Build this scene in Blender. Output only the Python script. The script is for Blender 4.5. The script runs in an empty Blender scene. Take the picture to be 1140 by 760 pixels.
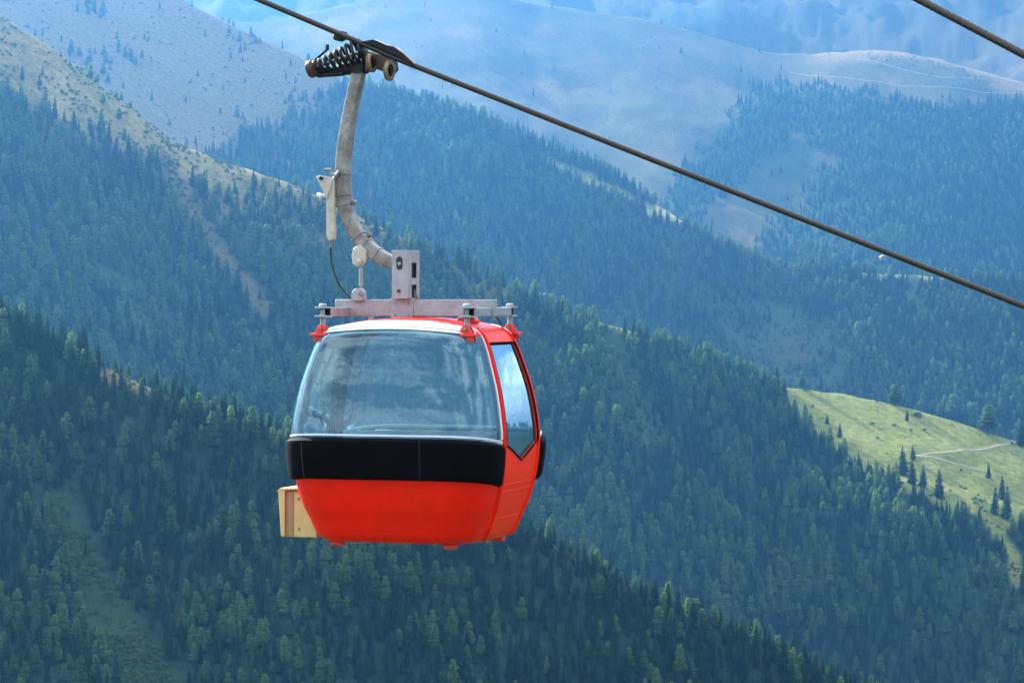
import bpy, bmesh, math, random
import numpy as np
from mathutils import Vector, Matrix

random.seed(7)
rng = np.random.default_rng(11)
S = bpy.context.scene
COL = S.collection
R = math.radians

# ---------------------------------------------------------------- camera, sky, sun, exposure
K = 2 * math.tan(R(10)) / 1140          # metres per photo pixel at 1 m depth
HZ = 330.0                              # photo row of eye level
PITCH = math.atan((380 - HZ) * K)

cam_d = bpy.data.cameras.new('camera')
cam_d.sensor_width = 36
cam_d.angle = R(20)
cam_d.clip_start = 0.1
cam_d.clip_end = 60000
cam = bpy.data.objects.new('camera', cam_d)
COL.objects.link(cam)
cam.rotation_euler = (R(90) - PITCH, 0, 0)
S.camera = cam

SUN_AZ, SUN_EL = -39.0, 30.0            # degrees, azimuth from the view direction (+Y), negative = left
w = bpy.data.worlds.new('World')
S.world = w
w.use_nodes = True
nt = w.node_tree
nt.nodes.clear()
n_out = nt.nodes.new('ShaderNodeOutputWorld')
n_bg = nt.nodes.new('ShaderNodeBackground')
n_sky = nt.nodes.new('ShaderNodeTexSky')
n_sky.sky_type = 'NISHITA'
n_sky.sun_disc = False
n_sky.sun_elevation = R(SUN_EL)
n_sky.sun_rotation = R(SUN_AZ)
n_sky.altitude = 1500
n_sky.dust_density = 1.0
# broken clouds, laid out by direction on the sky
tc = nt.nodes.new('ShaderNodeTexCoord')
mp = nt.nodes.new('ShaderNodeMapping')
mp.inputs['Scale'].default_value = (1, 1, 3.2)
cn = nt.nodes.new('ShaderNodeTexNoise')
cn.inputs['Scale'].default_value = 1.9
cn.inputs['Detail'].default_value = 7
cn.inputs['Roughness'].default_value = 0.55
cr = nt.nodes.new('ShaderNodeValToRGB')
cr.color_ramp.elements[0].position = 0.46
cr.color_ramp.elements[1].position = 0.58
mx = nt.nodes.new('ShaderNodeMix')
mx.data_type = 'RGBA'
mx.inputs[7].default_value = (13.0, 13.2, 13.5, 1)
nt.links.new(tc.outputs['Generated'], mp.inputs['Vector'])
nt.links.new(mp.outputs['Vector'], cn.inputs['Vector'])
nt.links.new(cn.outputs['Fac'], cr.inputs['Fac'])
nt.links.new(cr.outputs['Color'], mx.inputs[0])
nt.links.new(n_sky.outputs['Color'], mx.inputs[6])
nt.links.new(mx.outputs[2], n_bg.inputs['Color'])
n_bg.inputs['Strength'].default_value = 0.10
nt.links.new(n_bg.outputs['Background'], n_out.inputs['Surface'])

sl = bpy.data.lights.new('sun', 'SUN')
sl.energy = 5.0
sl.angle = R(0.5)
sl.color = (1.0, 0.92, 0.79)
sun = bpy.data.objects.new('sun', sl)
COL.objects.link(sun)
sd = Vector((math.sin(R(SUN_AZ)) * math.cos(R(SUN_EL)), math.cos(R(SUN_AZ)) * math.cos(R(SUN_EL)), math.sin(R(SUN_EL))))
sun.rotation_euler = sd.to_track_quat('Z', 'Y').to_euler()
sun.location = sd * 50

S.view_settings.view_transform = 'Standard'
S.view_settings.look = 'None'
S.view_settings.gamma = 1
S.view_settings.use_curve_mapping = False
S.view_settings.exposure = 1.95
S.cycles.volume_bounces = 0
S.cycles.max_bounces = 10
S.cycles.transparent_max_bounces = 24
S.cycles.use_denoising = True

HAZE_DENSITY = 0.85e-4
HAZE_COLOR = (0.13, 0.46, 1.0)
HAZE_ANISO = 0.82

# ---------------------------------------------------------------- helpers
def px(u, v, d):
    """World point that photo pixel (u, v) shows at depth d in front of the camera."""
    x, y, z = (u - 570) * K * d, d, (380 - v) * K * d
    c, s = math.cos(-PITCH), math.sin(-PITCH)
    return Vector((x, y * c - z * s, y * s + z * c))


def tag(o, label=None, cat=None, group=None, kind=None):
    if label: o['label'] = label
    if cat: o['category'] = cat
    if group: o['group'] = group
    if kind: o['kind'] = kind
    return o


def mesh_obj(name, verts, faces, mats, parent=None, smooth=True, mat_idx=None):
    me = bpy.data.meshes.new(name)
    me.from_pydata([tuple(v) for v in verts], [], faces)
    for m in (mats if isinstance(mats, (list, tuple)) else [mats]):
        me.materials.append(m)
    if mat_idx is not None:
        me.polygons.foreach_set('material_index', mat_idx)
    me.polygons.foreach_set('use_smooth', [smooth] * len(me.polygons))
    me.update()
    o = bpy.data.objects.new(name, me)
    COL.objects.link(o)
    if parent: o.parent = parent
    return o


def new_mat(name):
    m = bpy.data.materials.new(name)
    m.use_nodes = True
    return m, m.node_tree, m.node_tree.nodes['Principled BSDF']


# gradient noise on arrays
def _hash(ix, iy, seed):
    h = (ix.astype(np.int64) * 374761393 + iy.astype(np.int64) * 668265263 + seed * 1442695041) & 0x7fffffff
    h = ((h ^ (h >> 13)) * 1274126177) & 0x7fffffff
    return (h ^ (h >> 16)) & 0xffff


def gnoise(x, y, seed=0):
    x = np.asarray(x, float); y = np.asarray(y, float)
    x0 = np.floor(x); y0 = np.floor(y)
    fx, fy = x - x0, y - y0
    sx = fx * fx * fx * (fx * (fx * 6 - 15) + 10)
    sy = fy * fy * fy * (fy * (fy * 6 - 15) + 10)
    def g(dx, dy):
        a = _hash(x0 + dx, y0 + dy, seed) / 65536.0 * 2 * np.pi
        return np.cos(a) * (fx - dx) + np.sin(a) * (fy - dy)
    return 1.4 * ((g(0, 0) * (1 - sx) + g(1, 0) * sx) * (1 - sy) + (g(0, 1) * (1 - sx) + g(1, 1) * sx) * sy)


def fbm(x, y, seed=0, oct=4):
    s = 0; a = 1.0; f = 1.0
    for i in range(oct):
        s = s + a * gnoise(np.asarray(x) * f, np.asarray(y) * f, seed + i * 17)
        a *= 0.5; f *= 2.03
    return s


def sstep(a, b, x):
    t = np.clip((np.asarray(x, float) - a) / (b - a), 0, 1)
    return t * t * (3 - 2 * t)

# ---------------------------------------------------------------- terrain: spurs of a mountain valley
# each spur: crest line as (photo column, photo row, distance) where its skyline was read, the fall in front, behind
def spur(pts, front, back, canopy, shelf=None):
    p = np.array(pts, float)
    return dict(u=p[:, 0], v=p[:, 1], r=p[:, 2], front=front, back=back, canopy=canopy, shelf=shelf)

SPURS = [
    # A: near slope, lower left
    spur([(-900, 60, 2400), (-300, 235, 2400), (0, 340, 2350), (80, 378, 2330), (160, 414, 2300), (250, 450, 2280), (325, 479, 2250),
          (460, 531, 2250), (600, 584, 2250), (700, 640, 2240), (850, 706, 2240), (960, 757, 2240), (1100, 830, 2240), (1500, 1000, 2240)],
         0.66, 0.75, 16),
    # B: left mid slope and its shoulder running down right
    spur([(-900, -150, 2950), (-300, -110, 2950), (-100, -40, 2930), (0, 12, 2920), (50, 42, 2910), (100, 78, 2900), (150, 117, 2900), (190, 150, 2900), (250, 175, 2890),
          (320, 197, 2880), (370, 220, 2870), (420, 245, 2850), (490, 280, 2820), (560, 313, 2800), (640, 350, 2740), (700, 425, 2660), (760, 515, 2600),
          (850, 605, 2560), (960, 745, 2520), (1050, 830, 2500), (1500, 1100, 2500)],
         0.62, 0.7, 9),
    # C: right shoulder carrying the meadow
    spur([(-900, 900, 3000), (300, 480, 2980), (480, 370, 2980), (560, 331, 2980), (610, 338, 2980), (660, 353, 2985), (700, 366, 2990), (760, 386, 3000), (830, 410, 3040), (868, 427, 3080),
          (900, 431, 3090), (960, 440, 3100), (1010, 450, 3100), (1060, 464, 3100), (1140, 491, 3100), (1300, 545, 3100), (1700, 640, 3100)],
         0.58, 0.5, 3, shelf=True),
    # E: the wooded valley side behind
    spur([(-900, -260, 4700), (-300, -220, 4700), (0, -110, 4650), (120, -45, 4620), (205, 0, 4600), (265, 30, 4580), (300, 45, 4570), (340, 63, 4560), (385, 88, 4550), (430, 97, 4540),
          (500, 116, 4520), (560, 140, 4500), (620, 165, 4500), (680, 188, 4500), (740, 230, 4500), (800, 268, 4500), (860, 295, 4500), (930, 300, 4520), (1000, 304, 4540), (1140, 312, 4560), (1500, 330, 4600)],
         0.52, 0.45, 6),
    # F: high grassy ridge with the wooded spur
    spur([(-900, 120, 7000), (150, 80, 7000), (230, 26, 7000), (300, 24, 7000), (350, 14, 6980), (400, 2, 6950), (470, -14, 6900), (540, -10, 6850), (590, 4, 6850), (632, 9, 6850), (660, 11, 6850), (700, 18, 6800), (760, 30, 6800), (800, 42, 6800), (840, 55, 6800), (880, 61, 6800),
          (930, 56, 6750), (965, 53, 6750), (1010, 57, 6750), (1060, 69, 6700), (1110, 86, 6700), (1140, 91, 6700), (1250, 120, 6700), (1500, 160, 6700)],
         0.44, 0.4, 2),
    # G: far mountainside, above the frame
    spur([(-900, -60, 12500), (200, -40, 12500), (330, -40, 12500), (450, -60, 12200), (600, -120, 12000), (900, -110, 12000), (1140, -120, 12000), (1700, -180, 12000)],
         0.42, 0.3, 0),
]


# how much nearer or farther than first read each spur stands, from the size of its trees
for ks, sp, q in zip((7, 7, 7, 12, 22, 30), SPURS, (.50, .90, .85, .98, 1.0, .72)):
    sp['r'] = sp['r'] * q
    sp['canopy'] *= q
    # a rounded skyline instead of a broken line
    ug = np.arange(-900.0, 1500.1, 2.0)
    h_ = int(1.5 * ks)
    kern = np.exp(-.5 * (np.arange(-h_, h_ + 1) * 2.0 / ks) ** 2); kern /= kern.sum()
    for key in ('v', 'r'):
        c_ = np.interp(ug, sp['u'], sp[key])
        sp[key] = np.convolve(np.pad(c_, h_, mode='edge'), kern, mode='valid')
    sp['u'] = ug
    sp['q'] = q


def layers(x, y):
    """Height and spur index at world x, y."""
    x = np.asarray(x, float); y = np.asarray(y, float)
    az = np.arctan2(x, y); r = np.hypot(x, y)
    azc = np.clip(az, -R(38), R(38))
    u = 570 + np.tan(azc) / K
    ca = np.cos(azc)
    # the camera's own knoll and the valley floor
    near = np.maximum(-1.7 - 0.36 * np.maximum(r - 6, 0), -490 + 12 * fbm(x / 400, y / 400, 5, 3))
    near = near + 0.02 * np.clip(r, 0, 400) * fbm(x / 60, y / 60, 6, 3)
    # country outside the view: hills all round
    rise = sstep(1300, 6000, r)
    ring = -490 + rise * (460 + r * 0.03 + 200 * fbm(x / 2600 + 7, y / 2600, 9, 4))
    out_w = sstep(R(24), R(38), np.abs(az))
    best = near; idx = np.full(x.shape, -1)
    for k, sp in enumerate(SPURS):
        cv = np.interp(u, sp['u'], sp['v'])
        cr = np.interp(u, sp['u'], sp['r'])
        zc = cr * ca * (HZ - cv) * K - sp['canopy'] * 0.6
        d = cr - r                       # metres in front of the crest
        f = np.maximum(d, 0)
        if sp['shelf']:
            m = sstep(840, 900, u)       # the meadow: a gentler shelf below the crest
            fall = (1 - m) * sp['front'] * f + m * (0.34 * np.minimum(f, 280) + 0.70 * np.maximum(f - 280, 0))
        else:
            fall = sp['front'] * f
        rnd = 40.0                       # rounded crest
        fall = fall * np.minimum(1, 0.35 + 0.65 * f / rnd) if not sp['shelf'] else fall
        z = zc - fall - sp['back'] * np.maximum(-d, 0)
        sc = cr / 2500.0
        grow = np.clip(f / (180 * sc), 0, 1)
        # gullies running down the slope and rougher ground
        wp = 60 * sc * fbm(x / (260 * sc), y / (260 * sc), 90 + k, 3)
        gl = gnoise((x + 0.35 * y + wp) / (170 * sc), (y - 0.2 * x + wp) / (420 * sc), 30 + k)
        if k == 5: sc = sc * 1.3
        if k >= 4:
            gl = gnoise((x * .78 + y * .62 + wp) / (230 * sc), (y * .78 - x * .62 + wp) / (430 * sc), 30 + k)
        gl = np.sqrt(gl * gl + .012)
        if k == 4:
            z = z + grow * (26 * fbm((x * .8 + y * .6) / 420, (y * .8 - x * .6) / 900, 79, 5) - 14 * np.abs(gnoise((x * .8 + y * .6 + wp) / 210, (y * .8 - x * .6) / 700, 80)))
        z = z - grow * sc * 16 * np.abs(gl) + grow * sc * 4
        z = z + (0.35 + 0.65 * grow) * sc * 5 * fbm(x / (120 * sc), y / (120 * sc), 50 + k, 4)
        if sp['shelf']: z = z + grow * 7 * fbm(x / 75, y / 75, 66, 3) * sstep(840, 900, u)
        if k == 5:
            z = z + 75 * fbm((x + .6 * y) / 700, (y - .6 * x) / 1300, 77, 7) + 30 * fbm(x / 150, y / 220, 78, 4)
        z = z * (1 - out_w) + np.where(k == 3, ring, -1000) * out_w
        idx = np.where(z > best, k, idx)
        best = np.maximum(best, z)
    return best, idx


def project(x, y, z):
    u = 570 + (x / y) / K
    v = HZ - (z / y) / K
    return u, v

# ground cover classes: where wood, meadow, alpine grass and rock lie on each spur
def polyline_dist(u, v, pts):
    d = np.full(np.shape(u), 1e9)
    for (a, b), (c, e) in zip(pts[:-1], pts[1:]):
        t = np.clip(((u - a) * (c - a) + (v - b) * (e - b)) / ((c - a) ** 2 + (e - b) ** 2), 0, 1)
        d = np.minimum(d, np.hypot(u - a - t * (c - a), v - b - t * (e - b)))
    return d


def in_poly(u, v, pts):
    c = np.zeros(np.shape(u), bool)
    n = len(pts)
    for i in range(n):
        (x1, y1), (x2, y2) = pts[i], pts[(i + 1) % n]
        c ^= ((y1 > v) != (y2 > v)) & (u < (x2 - x1) * (v - y1) / (y2 - y1 + 1e-9) + x1)
    return c

MEADOW = [(862, 424), (960, 434), (1060, 458), (1160, 490), (1160, 590), (1112, 588), (1085, 572), (1050, 568), (1010, 545), (985, 532), (955, 522), (930, 500), (905, 478), (880, 452)]
F_WOOD = [(838, 108), (868, 92), (930, 100), (1000, 112), (1060, 122), (1090, 116), (1140, 112), (1700, 140), (1700, 600), (820, 600), (780, 400), (690, 300), (690, 268), (720, 245), (752, 205), (790, 165)]
F_SWATH = [(905, 140), (920, 170), (895, 215), (862, 260), (800, 320), (740, 300), (765, 250), (820, 205), (860, 175)]


def cover(u, v, k, x, y):
    """-> tree density, larch share, shrub density, ground RGB"""
    n1 = fbm(x / 90, y / 90, 101, 4)
    n2 = fbm(x / 35, y / 35, 102, 3)
    uj, vj = u + 8 * n1 + 5 * n2, v + 6 * n1 + 7 * n2
    den = np.ones(np.shape(u)); lar = np.full(np.shape(u), .5); shr = np.full(np.shape(u), .15)
    FOREST = np.array((.014, .034, .020)); MEAD = np.array((.15, .17, .033)); BROWN = np.array((.19, .14, .065))
    ALP = np.array((.085, .098, .036)); ROCK = np.array((.27, .24, .20)); SHRUB = np.array((.022, .044, .019)); DRY = np.array((.30, .27, .12))
    col = np.broadcast_to(FOREST, np.shape(u) + (3,)).copy()

    def put(mask, c, d=None, s=None):
        mask = np.clip(np.asarray(mask, float), 0, 1)
        col[...] = col * (1 - mask[..., None]) + c * mask[..., None]
        if d is not None: den[...] = den * (1 - mask) + d * mask
        if s is not None: shr[...] = shr * (1 - mask) + s * mask

    # A
    a = (k == 0)
    g = polyline_dist(uj, vj, [(72, 560), (85, 610), (112, 665), (140, 712), (178, 770), (210, 830)])
    lar = np.where(a, np.where(u < 90 + (v - 600) * .5, .48, .16) + .5 * n1 + .3 * n2, lar)
    put(a * (1 - sstep(10, 26, g - np.clip((v - 600) * .09, 0, 16))), SHRUB, .03, 1.0)
    put(a * (1 - sstep(4, 9, polyline_dist(uj, vj, [(118, 418), (150, 426), (178, 432)]))), BROWN * .6, 0, .3)
    # B and its shoulder
    b = (k == 1)
    lar = np.where(b, .62 + .7 * n1 + .3 * n2, lar)
    tl = np.interp(u, [-300, 0, 60, 120, 200, 280, 340, 420, 480, 560], [30, 98, 132, 170, 214, 232, 244, 258, 283, 308])
    hi = b * sstep(0, 1, (tl - v + 34 * n1 + 16 * n2) / 60 + .5)
    put(hi, np.array((.21, .165, .055)) * (1 + .25 * n1[..., None]) + (ALP - BROWN) * np.clip(n2 * .5 + .25, 0, 1)[..., None], np.clip(.02 + .35 * (n1 - .2) + .25 * n2, .01, .5), .5)  # upper grass coloured warmer to stand for sun that misses this slope
    st = polyline_dist(uj, vj, [(180, 178), (205, 225), (235, 262), (268, 310), (295, 345)])
    put(b * (1 - sstep(5, 13, st)), BROWN * .25 + ALP * .45, .08, .8)
    put(b * (1 - sstep(8, 22, polyline_dist(uj, vj, [(132, 318), (150, 345), (158, 368)]))), SHRUB * 1.5, .2, 1)
    put(b * (u < 420) * np.clip(n2 * 1.4 - .55, 0, 1), SHRUB * 1.2, .3, .8)
    put(b * (1 - sstep(6, 20, polyline_dist(uj, vj, [(690, 440), (720, 480), (760, 540)]))) * .8, SHRUB, .35, .8)
    # C and meadow
    c = (k == 2)
    lar = np.where(c, .36 + .8 * n1 + .3 * n2, lar)
    lar = np.where(c & (vj < np.interp(u, [600, 760, 870, 960], [380, 420, 470, 520])), .7, lar)
    put(c * in_poly(uj, vj, MEADOW), MEAD * (1 + .18 * n1[..., None]) + (DRY - MEAD) * np.clip(n2 * .5, 0, 1)[..., None] * .6, 0, .02)
    put(c * (1 - sstep(4, 10, polyline_dist(uj, vj, [(1095, 560), (1108, 590), (1128, 620), (1136, 650)]))), MEAD, 0, .3)
    put(c * (1 - sstep(3, 8, polyline_dist(uj, vj, [(575, 330), (610, 338), (628, 344)]))), MEAD, 0, .1)
    put(c * (1 - sstep(3, 9, polyline_dist(uj, vj, [(664, 358), (700, 368)]))), MEAD, .05, .1)
    put(c * (1 - sstep(8, 26, polyline_dist(uj, vj, [(672, 375), (690, 400), (700, 440), (725, 490)]))), SHRUB, .22, 1)
    # E
    e = (k == 3)
    lar = np.where(e, .5 + .8 * n1, lar)
    tl = np.interp(u, [-300, 0, 200, 260, 300, 350, 385, 430, 2000], [400, 330, 200, 165, 140, 120, 98, 90, 0])
    put(e * sstep(0, 1, (tl - v + 26 * n1 + 12 * n2) / 40 + .5), BROWN * .55 + ALP * .3, np.clip(.03 + .8 * (n1 - .25) + .3 * n2, .003, .8), .12)
    put(e * (u < 430) * np.clip(n2 * 1.6 - .45, 0, 1), BROWN * .8, .2, .3)
    put(e * (1 - sstep(4, 9, polyline_dist(uj, vj * 1.0, [(722, 232), (745, 240), (764, 238)]))), DRY * 1.25, 0, .2)
    put(e * (1 - sstep(2, 6, polyline_dist(uj, vj, [(600, 172), (640, 196), (700, 218), (725, 232)]))), MEAD, .2, .3)
    put(e * in_poly(uj, vj, [(800, 345), (850, 335), (925, 352), (950, 385), (940, 430), (860, 440), (835, 405), (810, 390)]), SHRUB * 1.25, np.clip(.25 + .6 * n2, .05, 1), 1)
    put(e * in_poly(uj, vj, [(855, 370), (900, 378), (920, 410), (880, 415), (850, 395)]), ALP * .5, .06, .7)
    put(e * (1 - sstep(4, 8, polyline_dist(uj, vj, [(962, 300), (985, 303), (1075, 308)]))), MEAD, .05, .2)
    put(e * (1 - sstep(4, 9, polyline_dist(uj, vj, [(1015, 308), (1012, 330), (1030, 350)]))), SHRUB * 1.4, .1, .4)
    # F
    f = (k == 4)
    lar = np.where(f, .4 + .3 * n1, lar)
    wood = in_poly(u + 16 * n1 + 9 * n2, v + 14 * n2 + 6 * n1, F_WOOD) & ~in_poly(u + 22 * n1 + 12 * n2, v + 18 * n2, F_SWATH)
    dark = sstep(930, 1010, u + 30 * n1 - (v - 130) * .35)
    put(f * ~wood, ALP * (1 + .25 * n1[..., None]) * .55 + BROWN * .10, .004, .02)
    put(f * ~wood * np.clip(fbm(x / 210 + y / 600, y / 330, 170, 5) * 1.3 - .1, 0, .8), SHRUB * .9)
    put(f * ~wood * np.clip(fbm(x / 130 + 5, y / 240, 171, 5) * 1.3 - .35, 0, .7), BROWN * .8)
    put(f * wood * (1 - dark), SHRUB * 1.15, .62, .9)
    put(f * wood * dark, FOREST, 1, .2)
    fe = f * (1 - sstep(6, 20, v - np.interp(u, SPURS[4]['u'], SPURS[4]['v']))) * sstep(880, 930, u)
    put(fe * .7, BROWN * 1.3, 0, .1)
    put(f * in_poly(uj, vj, [(960, 68), (1020, 62), (1110, 92), (1080, 100), (1000, 88)]) * .8, SHRUB * .9 + BROWN * .2, 0, .6)
    # G
    put((k == 5) * 1.0, ALP * .35 + ROCK * .05, .0, .0)
    put((k == 5) * np.clip(fbm(x / 260 + y / 900, y / 900, 140, 6) * 1.5 - .45, 0, 1), ROCK * .28)
    put((k == 5) * np.clip(fbm(x / 400 + 9, y / 700, 141, 6) * 1.3 - .3, 0, 1), FOREST * 1.8)
    put((k < 0) * 1.0, ALP * .8, 0, 0)
    shr = shr * np.clip(.35 + 1.3 * fbm(x / 40 + 3, y / 40, 160, 3), .03, 1.4)
    return den, np.clip(lar, 0.05, .95), shr, np.clip(col, .008, .6)


fine = np.arange(-17.0, 17.001, 0.05)
side = np.concatenate([[17.3, 17.8, 18.5], np.arange(20, 180, 2.0)])
azs = np.radians(np.concatenate([-side[::-1], fine, side]))
rs = np.concatenate([[0.5, 3, 6, 9, 14, 20, 30, 45, 65, 95, 140, 200, 280, 380, 500, 640, 760],
                     np.arange(800, 1260, 4), np.arange(1260, 1960, 35), np.arange(1960, 2720, 7), np.arange(2720, 3500, 40), np.arange(3500, 4680, 14),
                     np.arange(4680, 5200, 40), np.arange(5200, 7060, 22), np.arange(7060, 7600, 90), np.arange(7600, 8900, 28), np.arange(8900, 14001, 400)])
AZ, RR = np.meshgrid(azs, rs)
GX, GY = RR * np.sin(AZ), RR * np.cos(AZ)
GZ, GK = layers(GX, GY)
GU, GV = project(GX, np.where(GY > 1, GY, 1e9), GZ)
_d, _l, _s, GC = cover(GU, GV, np.where(GY > 1, GK, -1), GX, GY)
nr, na = GX.shape
me = bpy.data.meshes.new('ground')
verts = np.stack([GX, GY, GZ], -1).reshape(-1, 3)
ii, jj = np.meshgrid(np.arange(nr - 1), np.arange(na), indexing='ij')
a0 = ii * na + jj; a1 = ii * na + (jj + 1) % na
quads = np.stack([a0, a1, a1 + na, a0 + na], -1).reshape(-1, 4)
me.vertices.add(len(verts)); me.vertices.foreach_set('co', verts.ravel())
me.loops.add(quads.size); me.loops.foreach_set('vertex_index', quads.ravel().astype(np.int32))
me.polygons.add(len(quads))
me.polygons.foreach_set('loop_start', np.arange(0, quads.size, 4, dtype=np.int32))
me.polygons.foreach_set('use_smooth', np.ones(len(quads), bool))
me.update(calc_edges=True)
ca_ = me.color_attributes.new('cover', 'FLOAT_COLOR', 'POINT')
rgba = np.ones((len(verts), 4), np.float32); rgba[:, :3] = GC.reshape(-1, 3)
ca_.data.foreach_set('color', rgba.ravel())
gm, t, bs = new_mat('mountain_ground')
att = t.nodes.new('ShaderNodeAttribute'); att.attribute_name = 'cover'
geo = t.nodes.new('ShaderNodeNewGeometry')
no = t.nodes.new('ShaderNodeTexNoise'); no.inputs['Scale'].default_value = 0.16; no.inputs['Detail'].default_value = 9; no.inputs['Roughness'].default_value = .7
t.links.new(geo.outputs['Position'], no.inputs['Vector'])
rmp = t.nodes.new('ShaderNodeMapRange'); rmp.inputs[1].default_value = .3; rmp.inputs[2].default_value = .7; rmp.inputs[3].default_value = .55; rmp.inputs[4].default_value = 1.45
t.links.new(no.outputs['Fac'], rmp.inputs[0])
mul = t.nodes.new('ShaderNodeMix'); mul.data_type = 'RGBA'; mul.blend_type = 'MULTIPLY'; mul.inputs[0].default_value = 1
t.links.new(att.outputs['Color'], mul.inputs[6]); t.links.new(rmp.outputs[0], mul.inputs[7])
t.links.new(mul.outputs[2], bs.inputs['Base Color'])
bs.inputs['Roughness'].default_value = .95
bs.inputs['Specular IOR Level'].default_value = .1
bp = t.nodes.new('ShaderNodeBump'); bp.inputs['Strength'].default_value = .9; bp.inputs['Distance'].default_value = 3.0
t.links.new(no.outputs['Fac'], bp.inputs['Height']); t.links.new(bp.outputs['Normal'], bs.inputs['Normal'])
me.materials.append(gm)
ground = bpy.data.objects.new('mountain_terrain', me); COL.objects.link(ground)
tag(ground, kind='structure')

# haze: real air between the camera and the far slopes
hb = bmesh.new()
bmesh.ops.create_cube(hb, size=1)
hm = bpy.data.meshes.new('haze'); hb.to_mesh(hm); hb.free()
haze = bpy.data.objects.new('haze', hm); COL.objects.link(haze)
zlo, zhi = float(GZ.min()) - 1.0, float(GZ.max()) + 60
haze.scale = (29000, 29000, zhi - zlo); haze.location = (0, 0, (zhi + zlo) / 2)
tag(haze, kind='stuff')
m = bpy.data.materials.new('mountain_air'); m.use_nodes = True; m.node_tree.nodes.clear()
vo = m.node_tree.nodes.new('ShaderNodeVolumePrincipled'); mo = m.node_tree.nodes.new('ShaderNodeOutputMaterial')
vo.inputs['Color'].default_value = (*HAZE_COLOR, 1)
vo.inputs['Density'].default_value = HAZE_DENSITY
vo.inputs['Anisotropy'].default_value = HAZE_ANISO
m.node_tree.links.new(vo.outputs[0], mo.inputs['Volume'])
hm.materials.append(m)

# ---------------------------------------------------------------- conifers
def foliage_mat(name, c1, c2, c3):
    m = bpy.data.materials.new(name); m.use_nodes = True
    t = m.node_tree; t.nodes.clear()
    out = t.nodes.new('ShaderNodeOutputMaterial')
    oi = t.nodes.new('ShaderNodeObjectInfo')
    rp = t.nodes.new('ShaderNodeValToRGB')
    rp.color_ramp.elements[0].color = (*c1, 1); rp.color_ramp.elements[1].color = (*c3, 1)
    e = rp.color_ramp.elements.new(.5); e.color = (*c2, 1)
    t.links.new(oi.outputs['Random'], rp.inputs['Fac'])
    d = t.nodes.new('ShaderNodeBsdfDiffuse'); tr = t.nodes.new('ShaderNodeBsdfTranslucent')
    ms = t.nodes.new('ShaderNodeMixShader'); ms.inputs[0].default_value = .42
    t.links.new(rp.outputs[0], d.inputs['Color']); br = t.nodes.new('ShaderNodeMix'); br.data_type = 'RGBA'; br.blend_type = 'MULTIPLY'; br.inputs[0].default_value = 1; br.inputs[7].default_value = (1.35, 1.5, 1.05, 1)
    t.links.new(rp.outputs[0], br.inputs[6]); t.links.new(br.outputs[2], tr.inputs['Color'])
    t.links.new(d.outputs[0], ms.inputs[1]); t.links.new(tr.outputs[0], ms.inputs[2])
    t.links.new(ms.outputs[0], out.inputs['Surface'])
    return m

M_LARCH = foliage_mat('larch_needles', (.060, .12, .040), (.090, .160, .052), (.125, .185, .066))
M_SPRUCE = foliage_mat('spruce_needles', (.011, .032, .020), (.018, .046, .027), (.032, .066, .034))
M_SHRUB = foliage_mat('shrub_leaves', (.045, .08, .03), (.07, .11, .036), (.11, .14, .05))
M_BARK, t, bs = new_mat('conifer_bark')
bs.inputs['Base Color'].default_value = (.09, .065, .05, 1); bs.inputs['Roughness'].default_value = .95


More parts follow.
